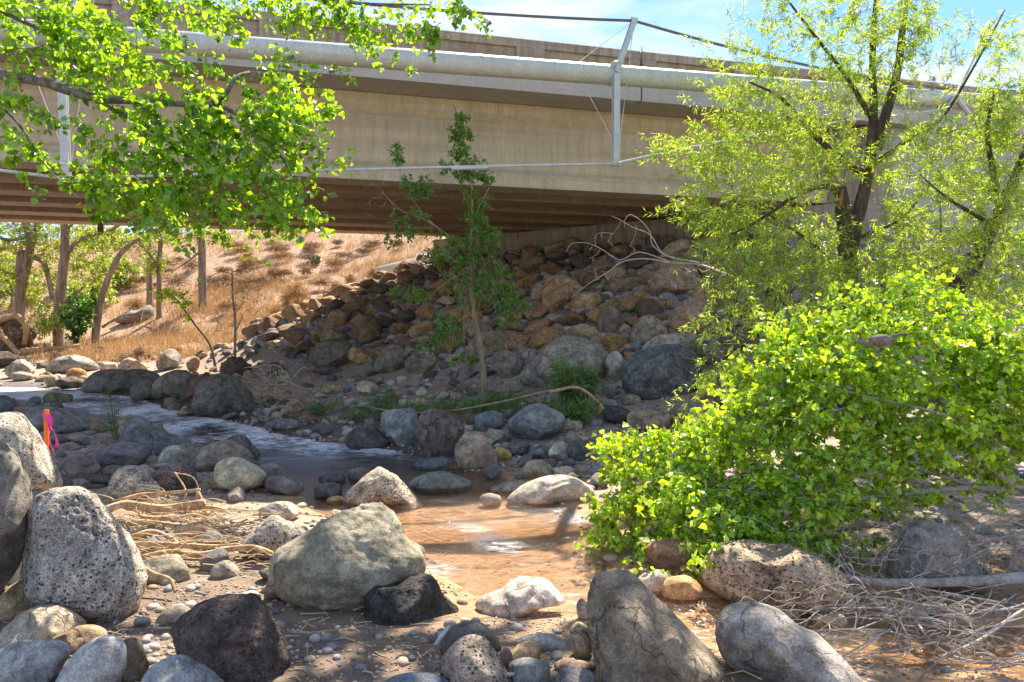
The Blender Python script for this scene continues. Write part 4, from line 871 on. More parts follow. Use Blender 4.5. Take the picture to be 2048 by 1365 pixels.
def strands(c, streak, slen, nodes, rng, m=5):
    if streak is None: return c
    mid = np.mean([n[0] for n in nodes], axis=0); out = []
    for k in range(0, len(c), m):
        p0 = c[k]; d = (p0 - mid) / (np.linalg.norm(p0 - mid) + 1e-6) + np.array([0, 0, .35]) if streak == 'radial' else np.array(streak, float)
        d = d / np.linalg.norm(d) + rng.normal(size=3) * .33; L_ = slen * rng.uniform(.5, 1.3)
        for j in range(min(m, len(c) - k)): out.append(p0 + d * L_ * (j / m - .4) + rng.normal(size=3) * .035 * L_ - np.array([0, 0, .12 * L_ * (j / m) ** 2]))
    return np.array(out)
def limbnodes(pts, rad):
    return [(p, r) for p, r in zip(pts, rad)]
def plant(name, label, cat, base, limbs, blobs, rng, leaf='cotton', lsize=.06, per=9, ln=.3, wood='limb', twig='dark_twig', lm='cotton_leaf', group=None, droop=.1, hang=.3, wob=.35, nside=9, spread=.03, span=.5, bare=None, tilt=1.0, lift=0.0, rmin=.0015, crown='crown', dens=1.0, streak=None, slen=.45, taper=1.0):
    """limbs: first is the trunk; each (points, radius at start, radius at end); blobs: leaf clouds; bare: twig targets without leaves"""
    root = empty(name, tuple(base), label=label, cat=cat, group=group); base = np.array(base); nodes = []
    for i, (pts, r0, r1) in enumerate(limbs):
        p = spline(pts, 6); tt = np.linspace(0, 1, len(p)); r = r1 + (r0 - r1) * (1 - tt) ** (taper if i == 0 else 1); nodes += limbnodes(p, r)
        MB().tube(p - base, r, nside if r0 > .03 else 6, wob=wob).build('trunk' if i == 0 else 'limb', wood, root, smooth=True)
    if blobs or bare is not None:
        mb = MB()
        if bare is not None:
            tb = grow(nodes, bare, rng, droop, rmin); 
            for p, r in tb: mb.tube(p - base, r, 4, 0, cap=False)
        if blobs:
            at = np.vstack([strands(blob(*b_[:6], max(1, int(b_[6] * dens)), rng=rng), streak, slen, nodes, rng) for b_ in blobs]); tw = grow(nodes, at, rng, droop, rmin, lift=lift)
            for p, r in tw: mb.tube(p - base, r, 4 if r[0] > .004 else 3, 0, cap=False)
            lp, ld = leafy(tw, rng, per, ln, leaf, lsize, spread, hang, span); leaves(mb, lp - base, ld, lsize, leaf, rng, 1, tilt)
        mb.build(crown, [twig, lm], root)
    return root
rng = np.random.default_rng(3)
PP = lambda *a: [P(*q) for q in a]

# big cottonwood at the left, only its limb hangs into view
tb = np.array([-7.6, 7.0, 0.2])
limb = PP((-330, 90, 6.9), (-120, 130, 6.6), (0, 150, 5.9), (90, 165, 5.8), (180, 195, 5.75), (300, 203, 5.75), (430, 206, 5.75), (480, 150, 5.9), (560, 150, 6.5))
blobs = [(60, 25, 150, 50, 6.0, .5, 70), (150, 110, 140, 50, 6.1, .5, 50), (330, 40, 120, 40, 6.3, .4, 16), (430, 290, 200, 95, 5.75, .55, 150), (560, 230, 95, 100, 5.75, .4, 85), (240, 380, 85, 60, 5.65, .35, 55), (400, 400, 190, 55, 5.65, .45, 125), (575, 390, 45, 55, 5.65, .3, 28), (480, 330, 160, 70, 5.75, .4, 75),
         (420, 470, 50, 16, 5.65, .2, 9), (250, 430, 60, 22, 5.65, .2, 12), (620, 400, 45, 20, 5.65, .2, 8), (640, 210, 36, 24, 5.75, .2, 8), (330, 200, 150, 60, 5.75, .4, 50), (330, 270, 200, 80, 5.7, .5, 70), (610, 300, 50, 60, 5.75, .3, 30), (200, 320, 60, 50, 5.65, .3, 26), (500, 430, 110, 30, 5.65, .3, 30), (330, 440, 120, 24, 5.65, .3, 24), (350, 130, 120, 40, 5.9, .4, 18), (250, 60, 100, 60, 5.65, .4, 40), (660, 20, 160, 24, 7, .4, 30),
         (120, 60, 190, 80, 6.0, .6, 130), (40, 230, 75, 95, 5.8, .5, 58), (30, 320, 40, 30, 5.8, .3, 12), (200, 130, 110, 60, 6.1, .5, 50), (320, 20, 140, 30, 5.9, .5, 34),
         (470, 50, 120, 55, 6.6, .5, 40), (600, 50, 110, 34, 6.8, .5, 28), (560, 15, 160, 30, 6.9, .5, 50), (720, 40, 80, 45, 7.0, .4, 38), (800, 60, 42, 50, 7.0, .3, 24), (800, 125, 14, 22, 7.0, .15, 5), (755, 115, 14, 14, 7.0, .12, 4), (900, 22, 75, 26, 7.0, .4, 32), (850, 60, 30, 20, 7, .2, 7), (500, 500, 1, 1, 5.65, .01, 1), (630, 150, 60, 30, 6.5, .3, 14)]
hi = []
def wblob(c, r, n): 
    u = rng.normal(size=(n, 3)); u /= np.linalg.norm(u, axis=1)[:, None]; return np.array(c) + u * rng.random(n)[:, None] ** .45 * np.array(r)
ctw = plant('cottonwood_tree', 'cottonwood tree whose leafy limb hangs in at the top left over the bridge', 'tree', tb,
      [([tb, tb + [.1, .1, 2], tb + [.3, -.1, 4.2], tb + [.2, .3, 7], tb + [.6, .6, 10]], .34, .12), (limb, .058, .010),
       (PP((180, 195, 5.75), (300, 260, 5.75), (400, 330, 5.7), (470, 420, 5.65)), .022, .004), (PP((430, 206, 5.75), (500, 245, 5.75), (560, 310, 5.7), (590, 370, 5.65)), .02, .004),
       (PP((60, -260, 6.9), (300, -120, 6.9), (520, -30, 7.0), (700, 5, 7.0), (860, 10, 7.0)), .05, .006), (PP((-160, -60, 5.75), (40, 40, 6.0), (150, 90, 6.0)), .035, .008), (PP((-120, 130, 5.65), (20, 230, 5.9), (90, 330, 5.85), (160, 400, 5.9)), .016, .003),
       ([tb + [.25, .2, 6.5], np.array([-4.5, 9.2, 8.6]), np.array([-1.5, 10.2, 8.4]), np.array([1.2, 10.3, 8.3]), np.array([3.2, 10.0, 8.3]), np.array([4.8, 9.9, 8.3])], .13, .02)],
      blobs, rng, lsize=.055, per=8, ln=.34, hang=.5, lift=.05, dens=1.15, streak=(.75, -.1, -.55), slen=.55, spread=.045)
# the same tree's upper boughs, above the picture: they throw the dapple on the near bank
upm = MB(); nodes = limbnodes(spline([np.array([-4.5, 9.2, 8.6]), np.array([-1.5, 10.2, 8.4]), np.array([1.2, 10.3, 8.3]), np.array([3.2, 10.0, 8.3]), np.array([4.8, 9.9, 8.3])], 8), np.full(33, .03))
at = np.vstack([wblob((.7, 9.9, 8.3), (1.0, .8, .6), 110), wblob((2.0, 9.7, 8.2), (1.1, .9, .5), 130), wblob((3.7, 9.5, 8.0), (1.1, .8, .5), 90)])
at = at[at[:, 2] > 2.45 + .464 * at[:, 1]]
tw = grow(nodes, at, rng, .1)
for p, r in tw: upm.tube(p - tb, r, 3, 0, cap=False)
lp, ld = leafy(tw, rng, 17, .4, 'cotton', .085); leaves(upm, lp - tb, ld, .095, 'cotton', rng, 1); upm.build('crown', ['dark_twig', 'cotton_leaf'], ctw)

# bright young cottonwood leaning in from the right
b0 = np.array([6.2, 7.2, .5])
cs = plant('cottonwood_sapling', 'bright yellow-green cottonwood thicket leaning over the creek from the right', 'tree', b0,
      [([b0] + PP((2150, 985, 6.5), (2048, 985, 6.2), (1960, 976, 6.1), (1830, 985, 6.0), (1700, 1010, 6.0), (1560, 1040, 6.0), (1420, 1035, 6.1)), .05, .006),
       ([b0 + [0, 0, .1]] + PP((2160, 1010, 6.3), (2010, 960, 6.1), (1960, 905, 6.0), (1925, 850, 6.0), (1860, 822, 6.0), (1720, 790, 6.1), (1600, 760, 6.3)), .035, .005),
       ([b0 + [0, .1, .4]] + PP((2160, 740, 6.6), (2048, 722, 6.5), (1970, 712, 6.4), (1900, 690, 6.4), (1800, 640, 6.6), (1740, 590, 6.8)), .034, .004),
       (PP((1960, 976, 6.1), (1800, 930, 6.1), (1620, 905, 6.3), (1450, 880, 6.5), (1330, 870, 6.7), (1250, 880, 6.8)), .02, .003),
       (PP((1830, 985, 6.0), (1650, 1000, 5.9), (1450, 980, 6.2), (1300, 990, 6.5), (1215, 990, 6.6)), .018, .003),
       (PP((1700, 1010, 6.0), (1580, 1060, 5.8), (1500, 1100, 5.7), (1470, 1140, 5.6)), .012, .003)],
      [(1760, 650, 230, 80, 6.7, .7, 165), (1680, 740, 200, 90, 6.5, .7, 180), (1590, 830, 190, 90, 6.4, .6, 165), (1830, 780, 220, 120, 6.3, .7, 215), (1960, 760, 130, 100, 6.3, .5, 80), (1740, 885, 230, 90, 6.2, .6, 200), (1490, 920, 170, 80, 6.4, .6, 150),
       (1330, 900, 110, 50, 6.7, .4, 62), (1260, 890, 48, 45, 6.8, .3, 22), (1330, 990, 120, 70, 6.4, .5, 85), (1240, 1010, 45, 70, 6.6, .3, 26), (1480, 1020, 160, 75, 6.1, .5, 130), (1640, 1000, 170, 75, 6.0, .5, 120), (1400, 1070, 110, 45, 6.0, .4, 50), (1560, 1090, 110, 50, 5.8, .3, 44), (1780, 1000, 90, 50, 6.0, .4, 20), (1760, 570, 110, 35, 6.8, .4, 26), (1960, 880, 110, 70, 6.1, .4, 40), (1990, 650, 90, 50, 6.6, .4, 30), (1250, 1080, 50, 16, 6.4, .2, 10), (1480, 1140, 60, 24, 5.6, .2, 12), (1700, 1090, 50, 22, 5.8, .2, 9), (2010, 830, 70, 90, 6.2, .4, 60), (2000, 960, 70, 40, 6.1, .3, 20), (1880, 660, 140, 60, 6.6, .5, 60), (1640, 650, 110, 50, 6.7, .4, 50), (1990, 720, 80, 50, 6.5, .4, 60), (2010, 790, 90, 90, 6.0, .4, 80), (2020, 690, 70, 60, 6.2, .4, 40), (1290, 960, 90, 60, 6.6, .4, 40), (1240, 920, 40, 40, 6.8, .2, 16), (1230, 1040, 40, 30, 6.5, .2, 12), (1250, 1075, 60, 24, 6.4, .2, 16), (1440, 1120, 90, 36, 5.5, .2, 26), (1500, 1060, 120, 40, 5.7, .3, 30), (1560, 690, 90, 40, 6.7, .3, 22), (1500, 760, 70, 40, 6.7, .3, 18), (1620, 680, 110, 60, 6.6, .4, 40), (1560, 760, 90, 50, 6.5, .4, 36), (1500, 840, 110, 50, 6.3, .4, 40), (1290, 1050, 80, 40, 6.4, .3, 24)],
      rng, dens=1.9, streak=(-.8, -.15, .25), slen=.6, lsize=.054, per=9, ln=.30, wood='cotton_bark', twig='cotton_bark', lm='sap_leaf', hang=.45, wob=.15, spread=.04)

# willows
wb = P(1692, 640, 10.4); wb[2] = float(ground(wb[0:1], wb[1:2])[0])
wl = plant('willow_tree', 'tall narrow-leaved willow with dark furrowed trunk and torn broken stub', 'tree', wb,
      [([wb] + PP((1694, 560, 10.4), (1704, 470, 10.4), (1722, 400, 10.4), (1740, 320, 10.4), (1747, 220, 10.4), (1745, 110, 10.5), (1755, -30, 10.6), (1770, -200, 10.8)), .175, .03),
       (PP((1697, 520, 10.4), (1690, 450, 10.35), (1684, 398, 10.3), (1682, 374, 10.3)), .13, .075),
       (PP((1750, 300, 10.4), (1768, 240, 10.3), (1795, 140, 10.3), (1810, 20, 10.3), (1830, -140, 10.3)), .085, .025),
       (PP((1728, 350, 10.4), (1660, 300, 10.2), (1610, 250, 10.1), (1560, 195, 10.0), (1500, 165, 10.0)), .06, .012),
       (PP((1684, 392, 10.3), (1650, 372, 10.1), (1590, 392, 9.9), (1520, 440, 9.7), (1440, 480, 9.6)), .05, .010),
       (PP((1745, 240, 10.4), (1690, 150, 10.2), (1620, 60, 10.1), (1560, -20, 10.1)), .04, .010),
       (PP((1735, 340, 10.4), (1800, 290, 10.2), (1880, 240, 10.1), (1950, 130, 10.1), (2010, 20, 10.1)), .04, .008),
       (PP((1690, 560, 10.3), (1640, 500, 10.0), (1570, 450, 9.8), (1500, 410, 9.6)), .035, .008), (PP((1705, 480, 10.3), (1800, 440, 10.0), (1850, 380, 9.9)), .03, .008)],
      [(1660, 60, 190, 80, 10.1, 1.0, 150), (1500, 150, 95, 55, 10.0, .6, 44), (1480, 230, 120, 60, 10.0, .7, 62), (1590, 270, 150, 90, 10.0, .8, 125), (1430, 310, 130, 55, 9.8, .6, 70), (1560, 360, 160, 70, 9.8, .8, 110), (1430, 430, 100, 55, 9.6, .6, 52), (1540, 480, 140, 80, 9.6, .8, 100), (1760, 180, 120, 130, 10.2, .8, 75), (1800, 330, 120, 90, 10.0, .8, 55), (1620, 560, 150, 60, 9.6, .7, 80), (1500, 560, 90, 50, 9.5, .5, 38), (1910, 110, 80, 80, 10.1, .6, 24), (1800, 60, 80, 70, 10.3, .5, 34), (1340, 300, 45, 26, 9.7, .3, 14), (1390, 370, 40, 20, 9.7, .3, 10), (1440, 80, 60, 30, 10, .4, 10), (1420, 500, 70, 30, 9.5, .4, 20), (1780, 500, 110, 80, 9.9, .7, 60), (1460, 640, 80, 40, 9.3, .4, 22), (1420, 760, 55, 22, 9.0, .3, 16), (1560, 650, 80, 40, 9.3, .5, 24), (1920, 330, 80, 80, 10, .6, 34), (1590, 20, 80, 40, 10.1, .5, 26), (1780, 15, 100, 50, 10.3, .5, 36), (1975, 70, 60, 60, 10.1, .4, 20), (1690, 150, 120, 70, 10.2, .7, 44)],
      rng, dens=3.1, streak='radial', slen=.7, taper=1.7, leaf='willow', lsize=.088, per=14, ln=.42, wood='willow_bark', twig='dark_twig', lm='willow_leaf', hang=.35, span=.9, spread=.03, nside=14, bare=np.vstack([blob(1560, 440, 180, 90, 9.7, .7, 90, rng), blob(1640, 520, 150, 90, 9.7, .6, 70, rng), blob(1500, 600, 120, 60, 9.4, .5, 60, rng)]), tilt=1.2)
MB().tube(np.array(PP((1680, 418, 10.22), (1682, 398, 10.2), (1685, 378, 10.22))) - wb, [.012, .03, .012], 8, wob=.6).build('torn_wood', 'torn', wl, smooth=True)
MB().tube(np.array(PP((1640, 650, 10.1), (1590, 625, 9.9), (1550, 592, 9.8), (1532, 578, 9.75))) - wb, [.09, .075, .06, .055], 10, wob=.4).build('broken_stub', 'willow_bark', wl, smooth=True)
wb2 = P(1890, 680, 9.4); wb2[2] = float(ground(wb2[0:1], wb2[1:2])[0])
plant('willow_tree', 'second willow with rough trunk leaning to the right picture edge', 'tree', wb2,
      [([wb2] + PP((1905, 610, 9.4), (1945, 530, 9.4), (1985, 450, 9.4), (2015, 390, 9.4), (2050, 300, 9.4), (2100, 150, 9.5), (2130, 20, 9.6), (2170, -90, 9.7)), .17, .015), (PP((2000, 420, 9.4), (1985, 340, 9.3), (1975, 260, 9.2), (1990, 180, 9.2)), .05, .01), (PP((1985, 450, 9.4), (1900, 400, 9.1), (1840, 350, 9.0)), .03, .006), (PP((1960, 500, 9.4), (1860, 540, 9.2), (1770, 590, 9.0)), .03, .006)],
      [(1985, 290, 90, 120, 9.2, .7, 95), (2030, 210, 50, 80, 9.2, .5, 36), (1920, 400, 110, 90, 9.1, .7, 75), (1990, 480, 80, 90, 9.2, .6, 50), (1900, 520, 110, 70, 9.1, .6, 56), (1860, 250, 60, 40, 9.1, .4, 22), (2000, 560, 70, 60, 9.0, .5, 34), (2020, 100, 40, 50, 9.2, .3, 12), (1850, 600, 80, 40, 9.0, .5, 26), (1985, 200, 50, 70, 9.2, .4, 22), (2040, 330, 60, 110, 9.3, .5, 44), (2120, 150, 90, 130, 9.5, .6, 60), (2170, 330, 90, 100, 9.4, .6, 40)],
      rng, dens=2.8, streak='radial', slen=.6, taper=1.5, leaf='willow', lsize=.092, per=13, ln=.42, wood='willow_bark', twig='dark_twig', lm='willow_leaf', hang=.35, span=.9, nside=12, bare=np.vstack([blob(1900, 480, 130, 110, 9.1, .6, 70, rng), blob(1960, 620, 110, 40, 8.6, .6, 50, rng)]), tilt=1.2)

for px, py, d, rx, ry, n, lab in [(1480, 560, 11.6, 100, 80, 70, 'pale willow shrub at the right end of the rock heap'), (1610, 520, 12.0, 110, 110, 110, 'willow shrub filling the gap left of the dark willow trunk'), (1800, 520, 12.2, 120, 110, 120, 'willow shrub between the two dark willow trunks'), (1960, 600, 11.0, 130, 90, 120, 'low willow shrub behind the leaning trunk at the right edge'), (1870, 430, 13.0, 120, 80, 70, 'thin willow shrub against the grey wing wall'), (2070, 470, 12.4, 90, 110, 90, 'tall willow shrub cut by the right picture edge behind the leaning trunk')]:
    q = P(px, py + ry, d); q[2] = float(ground(q[0:1], q[1:2])[0]) - .05; w = rx / F * d
    plant('willow_shrub', lab, 'shrub', q, [([q, (q + P(px, py, d)) / 2 + [.1, 0, 0], P(px + 10, py - ry * .6, d)], .03, .008)] + [([q, q + [sx * w * .5, -.1, .5], P(px + sx * rx * .8, py - ry * .5 * abs(sx), d)], .02, .005) for sx in (-1, -.5, .6, 1)], [(px, py, rx, ry, d, .7, n)], rng, leaf='willow', lsize=.10, per=20, ln=.45, wood='dark_twig', lm='willow_leaf', group='willow shrubs behind the willow trunks', hang=.3, span=.9, tilt=1.2, dens=1.3, bare=blob(px, py, rx, ry, d, .6, 40, rng))

# the flood-bent sapling in the middle
sb = P(975, 768, 12.9); sb[2] = float(ground(sb[0:1], sb[1:2])[0]) - .05
tr_ = [sb] + PP((960, 690, 12.85), (944, 600, 12.8), (940, 500, 12.75), (945, 420, 12.7), (938, 330, 12.7), (915, 235, 12.7), (905, 205, 12.7))
plant('sapling', 'thin half-stripped sapling in front of the rock heap draped with flood debris', 'tree', sb,
      [(tr_, .058, .007), (PP((942, 520, 12.75), (900, 475, 12.6), (850, 440, 12.5), (800, 420, 12.4), (765, 385, 12.4)), .02, .005), (PP((943, 450, 12.7), (965, 400, 12.6), (1000, 340, 12.6)), .014, .004), (PP((944, 600, 12.8), (985, 560, 12.6), (1020, 590, 12.5), (1060, 640, 12.4)), .016, .004), (PP((941, 540, 12.75), (900, 560, 12.5), (850, 600, 12.4)), .014, .004), (PP((880, 462, 12.55), (840, 420, 12.5), (805, 360, 12.5), (798, 305, 12.5)), .010, .003)],
      [(922, 270, 26, 55, 12.7, .2, 34), (925, 335, 50, 36, 12.7, .25, 36), (965, 350, 24, 22, 12.6, .15, 10), (797, 310, 16, 30, 12.5, .12, 10), (835, 375, 50, 28, 12.5, .25, 24), (950, 410, 40, 45, 12.7, .25, 24), (965, 480, 45, 55, 12.6, .3, 36), (815, 450, 50, 36, 12.4, .25, 18), (990, 570, 50, 50, 12.5, .3, 30), (1020, 620, 50, 45, 12.4, .3, 22), (890, 660, 40, 40, 12.6, .25, 24), (860, 690, 26, 16, 12.5, .15, 8), (900, 500, 60, 40, 12.5, .3, 26), (820, 590, 45, 28, 12.4, .2, 12), (780, 480, 16, 20, 12.4, .1, 4), (930, 560, 60, 60, 12.6, .3, 28), (930, 720, 30, 16, 12.7, .2, 6)],
      rng, leaf='oval', lsize=.075, per=9, ln=.22, dens=2.6, wood='sapling_bark', twig='sapling_bark', lm='green_leaf', hang=.3, nside=9, wob=.5, bare=np.vstack([blob(770, 400, 60, 40, 12.4, .2, 26, rng), blob(900, 560, 70, 110, 12.5, .3, 30, rng), blob(960, 690, 60, 80, 12.6, .3, 30, rng), blob(960, 490, 60, 60, 12.5, .3, 24, rng)]), rmin=.003, droop=.25)
fd = MB()
for k in range(15):
    x = rng.uniform(895, 970); y0 = rng.uniform(500, 640); p = P(x, y0, 12.55 + rng.uniform(-.1, .2)); n_ = 6; w = rng.normal(0, .05, (n_, 3)); w[0] = 0
    L_ = rng.uniform(.5, 1.4); pts = p + np.stack([np.linspace(0, rng.normal(-.1, .2), n_), np.zeros(n_), -np.linspace(0, L_, n_)], -1) + np.cumsum(w, 0) * .5; fd.tube(pts, .003, 3, cap=False)
setp(fd.build('flood_debris', 'straw'), 'dry strands of flood debris hanging on the thin sapling', 'debris', None, 'stuff')

# trees beyond the bridge
def far_tree(label, trunk, r0, r1, limbs, blobs, lsize=.105, per=22, lm='far_leaf', d=None, name='cottonwood_tree', bare=None):
    t0 = trunk[0]; dd = t0[2]; b_ = P(*t0); b_[2] = float(ground(b_[0:1], b_[1:2])[0]) - .1
    return plant(name, label, 'tree', b_, [([b_] + PP(*trunk[1:]), r0 * .66, r1 * .62)] + [(PP(*l), a, c) for l, a, c in limbs], blobs, rng, leaf='oval', lsize=lsize, per=per, ln=.8, wood='far_bark', twig='far_bark', lm=lm, group='trees on the far bank beyond the bridge', nside=10, rmin=.006, bare=bare, spread=.16, dens=1.7)
far_tree('grey leaning trunk nearest the left edge, forked at the top beyond the bridge', [(35, 640, 26), (40, 590, 26), (52, 540, 26), (62, 490, 26), (80, 440, 26), (110, 350, 26)], .30, .14,
         [([(45, 570, 26), (42, 520, 26), (46, 500, 26)], .2, .12), ([(62, 490, 26), (50, 440, 26), (30, 380, 26)], .14, .06), ([(58, 510, 26), (90, 530, 26), (105, 600, 26)], .12, .08), ([(70, 470, 26), (20, 480, 26), (-20, 470, 26)], .08, .04)],
         [(50, 460, 110, 50, 26, 1.5, 120), (120, 520, 60, 60, 26.5, 1.2, 60), (10, 540, 40, 50, 26, 1, 26), (70, 380, 120, 50, 26, 1.5, 60), (90, 580, 45, 50, 27, 1, 30)])
far_tree('tall straight brown trunk left of the leaning dead one', [(118, 680, 25), (118, 620, 25), (124, 560, 25), (130, 500, 25), (130, 440, 25), (126, 340, 25)], .27, .2,
         [([(130, 510, 25), (160, 480, 25), (215, 462, 25), (260, 440, 25)], .08, .04), ([(122, 610, 25), (150, 590, 25), (170, 572, 25)], .06, .03), ([(130, 470, 25), (150, 440, 25)], .06, .04)],
         [(175, 500, 50, 40, 25.5, 1, 44), (190, 460, 60, 16, 25, 1, 24), (200, 550, 40, 30, 26, 1, 20), (95, 640, 40, 40, 24.5, .8, 40)])
far_tree('leaning dead trunk snapped off at the top, on the far bank', [(192, 700, 24), (193, 660, 24), (200, 610, 24), (215, 560, 24), (240, 510, 24), (262, 488, 24), (282, 478, 24)], .21, .10,
         [([(205, 655, 24), (220, 645, 24), (250, 628, 24)], .05, .03), ([(222, 545, 24), (195, 555, 24), (180, 570, 24)], .03, .015)], [], bare=blob(270, 510, 30, 26, 24, .5, 16, rng))
far_tree('thin dark trunk by the crossing saplings on the dry slope', [(318, 570, 29), (319, 520, 29), (322, 470, 29), (322, 400, 29)], .16, .10, [([(320, 540, 29), (300, 510, 29), (280, 490, 29)], .06, .03)], [(330, 470, 60, 24, 29, 1, 30), (300, 520, 40, 30, 29, .8, 24), (270, 480, 30, 20, 29, .8, 14), (310, 540, 16, 14, 29, .4, 8)])
far_tree('slim dark stump trunk among saplings on the dry slope', [(300, 545, 30), (298, 500, 30), (296, 450, 30)], .20, .12, [], [(290, 470, 30, 20, 30, .8, 16)])
far_tree('thick dark trunk at the right of the tree row beyond the bridge', [(406, 545, 30), (404, 510, 30), (402, 470, 30), (398, 400, 30)], .26, .2, [([(404, 500, 30), (380, 520, 30), (350, 540, 30)], .05, .02)], [(410, 465, 50, 20, 30, 1, 26), (450, 475, 30, 14, 30, .8, 14)], bare=blob(365, 510, 40, 24, 30, .6, 26, rng))
for k, (px, py, rx, ry, d, lab) in enumerate([(20, 560, 60, 60, 33, 'pale yellow-green tree crown at the far left beyond the trunks'), (200, 480, 70, 26, 36, 'sunlit tree high on the far bank behind the straight trunk'), (170, 590, 50, 40, 31, 'low sunlit shrubby tree between the trunk pair'), (230, 545, 40, 30, 34, 'loose pale shrubby tree left of the thin dark trunk')]):
    far_tree(lab, [(px, py + ry + 30, d), (px + 5, py + ry, d), (px, py, d), (px - 6, py - ry, d)], .10, .04, [([(px, py, d), (px + 30, py - 20, d)], .05, .02), ([(px, py + 10, d), (px - 30, py - 15, d)], .05, .02)], [(px, py, rx, ry, d, 1.5, 90)], lsize=.17)
bb = P(157, 640, 23.5); bb[2] = float(ground(bb[0:1], bb[1:2])[0]); 
plant('leafy_bush', 'dense dark green bush between the two brown trunks on the far bank', 'bush', bb, [([bb, bb + [0, 0, .5], P(157, 640, 23.5)], .04, .02)], [(157, 628, 34, 46, 23.5, .55, 150), (150, 665, 16, 20, 23.5, .3, 24)], rng, leaf='oval', lsize=.12, per=14, ln=.4, lm='dark_leaf', hang=.5, rmin=.004)
cb = P(432, 715, 18.5); cb[2] = float(ground(cb[0:1], cb[1:2])[0])
plant('bent_sapling', 'small bowed sapling with a tuft of bright lime leaves on the far bank', 'tree', cb, [([cb] + PP((420, 690, 18.5), (390, 650, 18.5), (365, 615, 18.4), (345, 592, 18.4), (318, 580, 18.4)), .035, .010)],
      [(345, 590, 42, 16, 18.4, .4, 44), (318, 585, 22, 14, 18.4, .3, 18), (368, 610, 18, 12, 18.4, .2, 14), (378, 636, 14, 8, 18.4, .15, 7)], rng, leaf='oval', lsize=.085, per=9, ln=.25, wood='dark_twig', lm='sap_leaf', rmin=.003)
db = P(470, 690, 17.6); db[2] = float(ground(db[0:1], db[1:2])[0]) + .1
ds = plant('dead_shrub', 'uprooted dead brown shrub with drooping bare branches', 'shrub', db, [([db] + PP((470, 640, 17.6), (465, 590, 17.6), (464, 538, 17.6)), .035, .015), (PP((464, 545, 17.6), (490, 538, 17.6), (515, 540, 17.6), (530, 560, 17.6)), .014, .005), (PP((464, 548, 17.6), (440, 545, 17.6), (410, 560, 17.6), (390, 575, 17.6)), .014, .005), (PP((470, 665, 17.6), (480, 645, 17.6), (486, 630, 17.6)), .02, .01)],
      [], rng, wood='sapling_bark', twig='straw', bare=np.vstack([blob(490, 590, 45, 45, 17.6, .6, 90, rng), blob(430, 575, 40, 22, 17.6, .4, 36, rng), blob(440, 640, 45, 40, 17.6, .5, 46, rng)]), rmin=.006, droop=.3, wob=.2)
rbm = MB(); v, f = ico(4); rbm.add(v * (1 + .5 * fbm(v * 3, 4))[:, None] * [.32, .3, .30] + [0, 0, .05], f); rbm.build('root_ball', 'root', ds, smooth=True)

# tumbleweeds and dry brush
def tumble(label, px, py, r_px, d, mt='dry', n=420, name='tumbleweed'):
    d = hit(px, py + r_px * .8, 15); c = P(px, py, d); r = r_px / F * d; mb = MB()
    u = rng.normal(size=(n, 3)); u /= np.linalg.norm(u, axis=1)[:, None]
    if name == 'dry_brush': u = u * rng.uniform(.5, 1.5, 3) * [1.25, 1, .62] * (1 + .5 * fbm(u * 1.6 + rng.uniform(0, 40), 2))[:, None]
    st = u * r * .15; e_ = u * r * rng.uniform(.7, 1.05, n)[:, None]; mid = (st + e_) / 2 + rng.normal(size=(n, 3)) * r * .16
    for a, m_, b_ in zip(st, mid, e_): mb.tube([a + c, m_ + c, b_ + c], [.00035 * d, .00028 * d, .0002 * d], 3, cap=False)
    q = e_ * rng.uniform(.6, 1, n)[:, None]; leaves(mb, np.repeat(q + c, 3, 0), rng.normal(size=(n * 3, 3)), np.full(n * 3, r * .42), 'blade', rng, 0)
    return setp(mb.build(name, mt, None, c), label, name.replace('_', ' '), 'dry brush on the slope')
tumble('largest round golden tumbleweed at the top of the rock heap edge', 590, 596, 34, 19.5); tumble('smaller tumbleweed in front of the largest one', 598, 612, 22, 18.6, n=300); tumble('low tumbleweed left of the largest one beside the stones', 552, 630, 22, 19, n=260); tumble('golden tumbleweed near the lit stones at heap top', 672, 578, 17, 20.5, n=220); tumble('tumbleweed beside the corrugated pipe', 745, 548, 14, 23, n=160)
BR = [(int(rng.uniform(300, 840)), int(rng.uniform(485, 590)), int(rng.uniform(9, 20)), 25) for _ in range(60)]
BR = [q for q in BR if q[1] < 640 - q[0] * .16][:46]
for k, (px, py, r_, d) in enumerate(BR + [(640, 565, 20, 24), (455, 610, 26, 23), (510, 560, 22, 27), (560, 545, 20, 28), (350, 560, 26, 27), (280, 560, 24, 28), (420, 560, 22, 27), (480, 500, 20, 34), (560, 495, 18, 36), (700, 560, 18, 24), (690, 510, 16, 32), (270, 610, 24, 25.5), (380, 530, 20, 30), (330, 720, 24, 21), (280, 705, 22, 22), (350, 700, 18, 22.5), (250, 715, 18, 22)]):
    tumble('dry grey brush clump on the sunlit slope', px, py, r_, d, 'dry_grey' if k % 2 else 'dry', 130, 'dry_brush')
for o in COL.objects:
    if o.name.startswith('dry_brush'):
        a, b_ = pix(o.location); o['label'] = f"{'pale' if o.data.materials[0].name == 'dry_grass_blade' else 'greyish'} brush clump " + ('low by the stream' if b_ > 690 else 'high on the slope' if b_ < 530 else 'at mid slope') + (' below the tree row' if a < 320 else ' right of the thick dark trunk' if a < 470 else ' left of the tumbleweeds' if a < 600 else ' near the corrugated pipe')
by = {}
for o in COL.objects:
    if o.name.startswith('dry_brush'): by.setdefault(o['label'], []).append(o)
for l, g in by.items():
    g.sort(key=lambda o: pix(o.location)[0])
    if len(g) > 1:
        for k, o in enumerate(g): o['label'] = l + (', leftmost' if k == 0 else ', rightmost' if k == len(g) - 1 else ', ' + (ORD[k] if k < 12 else str(k + 1) + 'th') + ' from left')
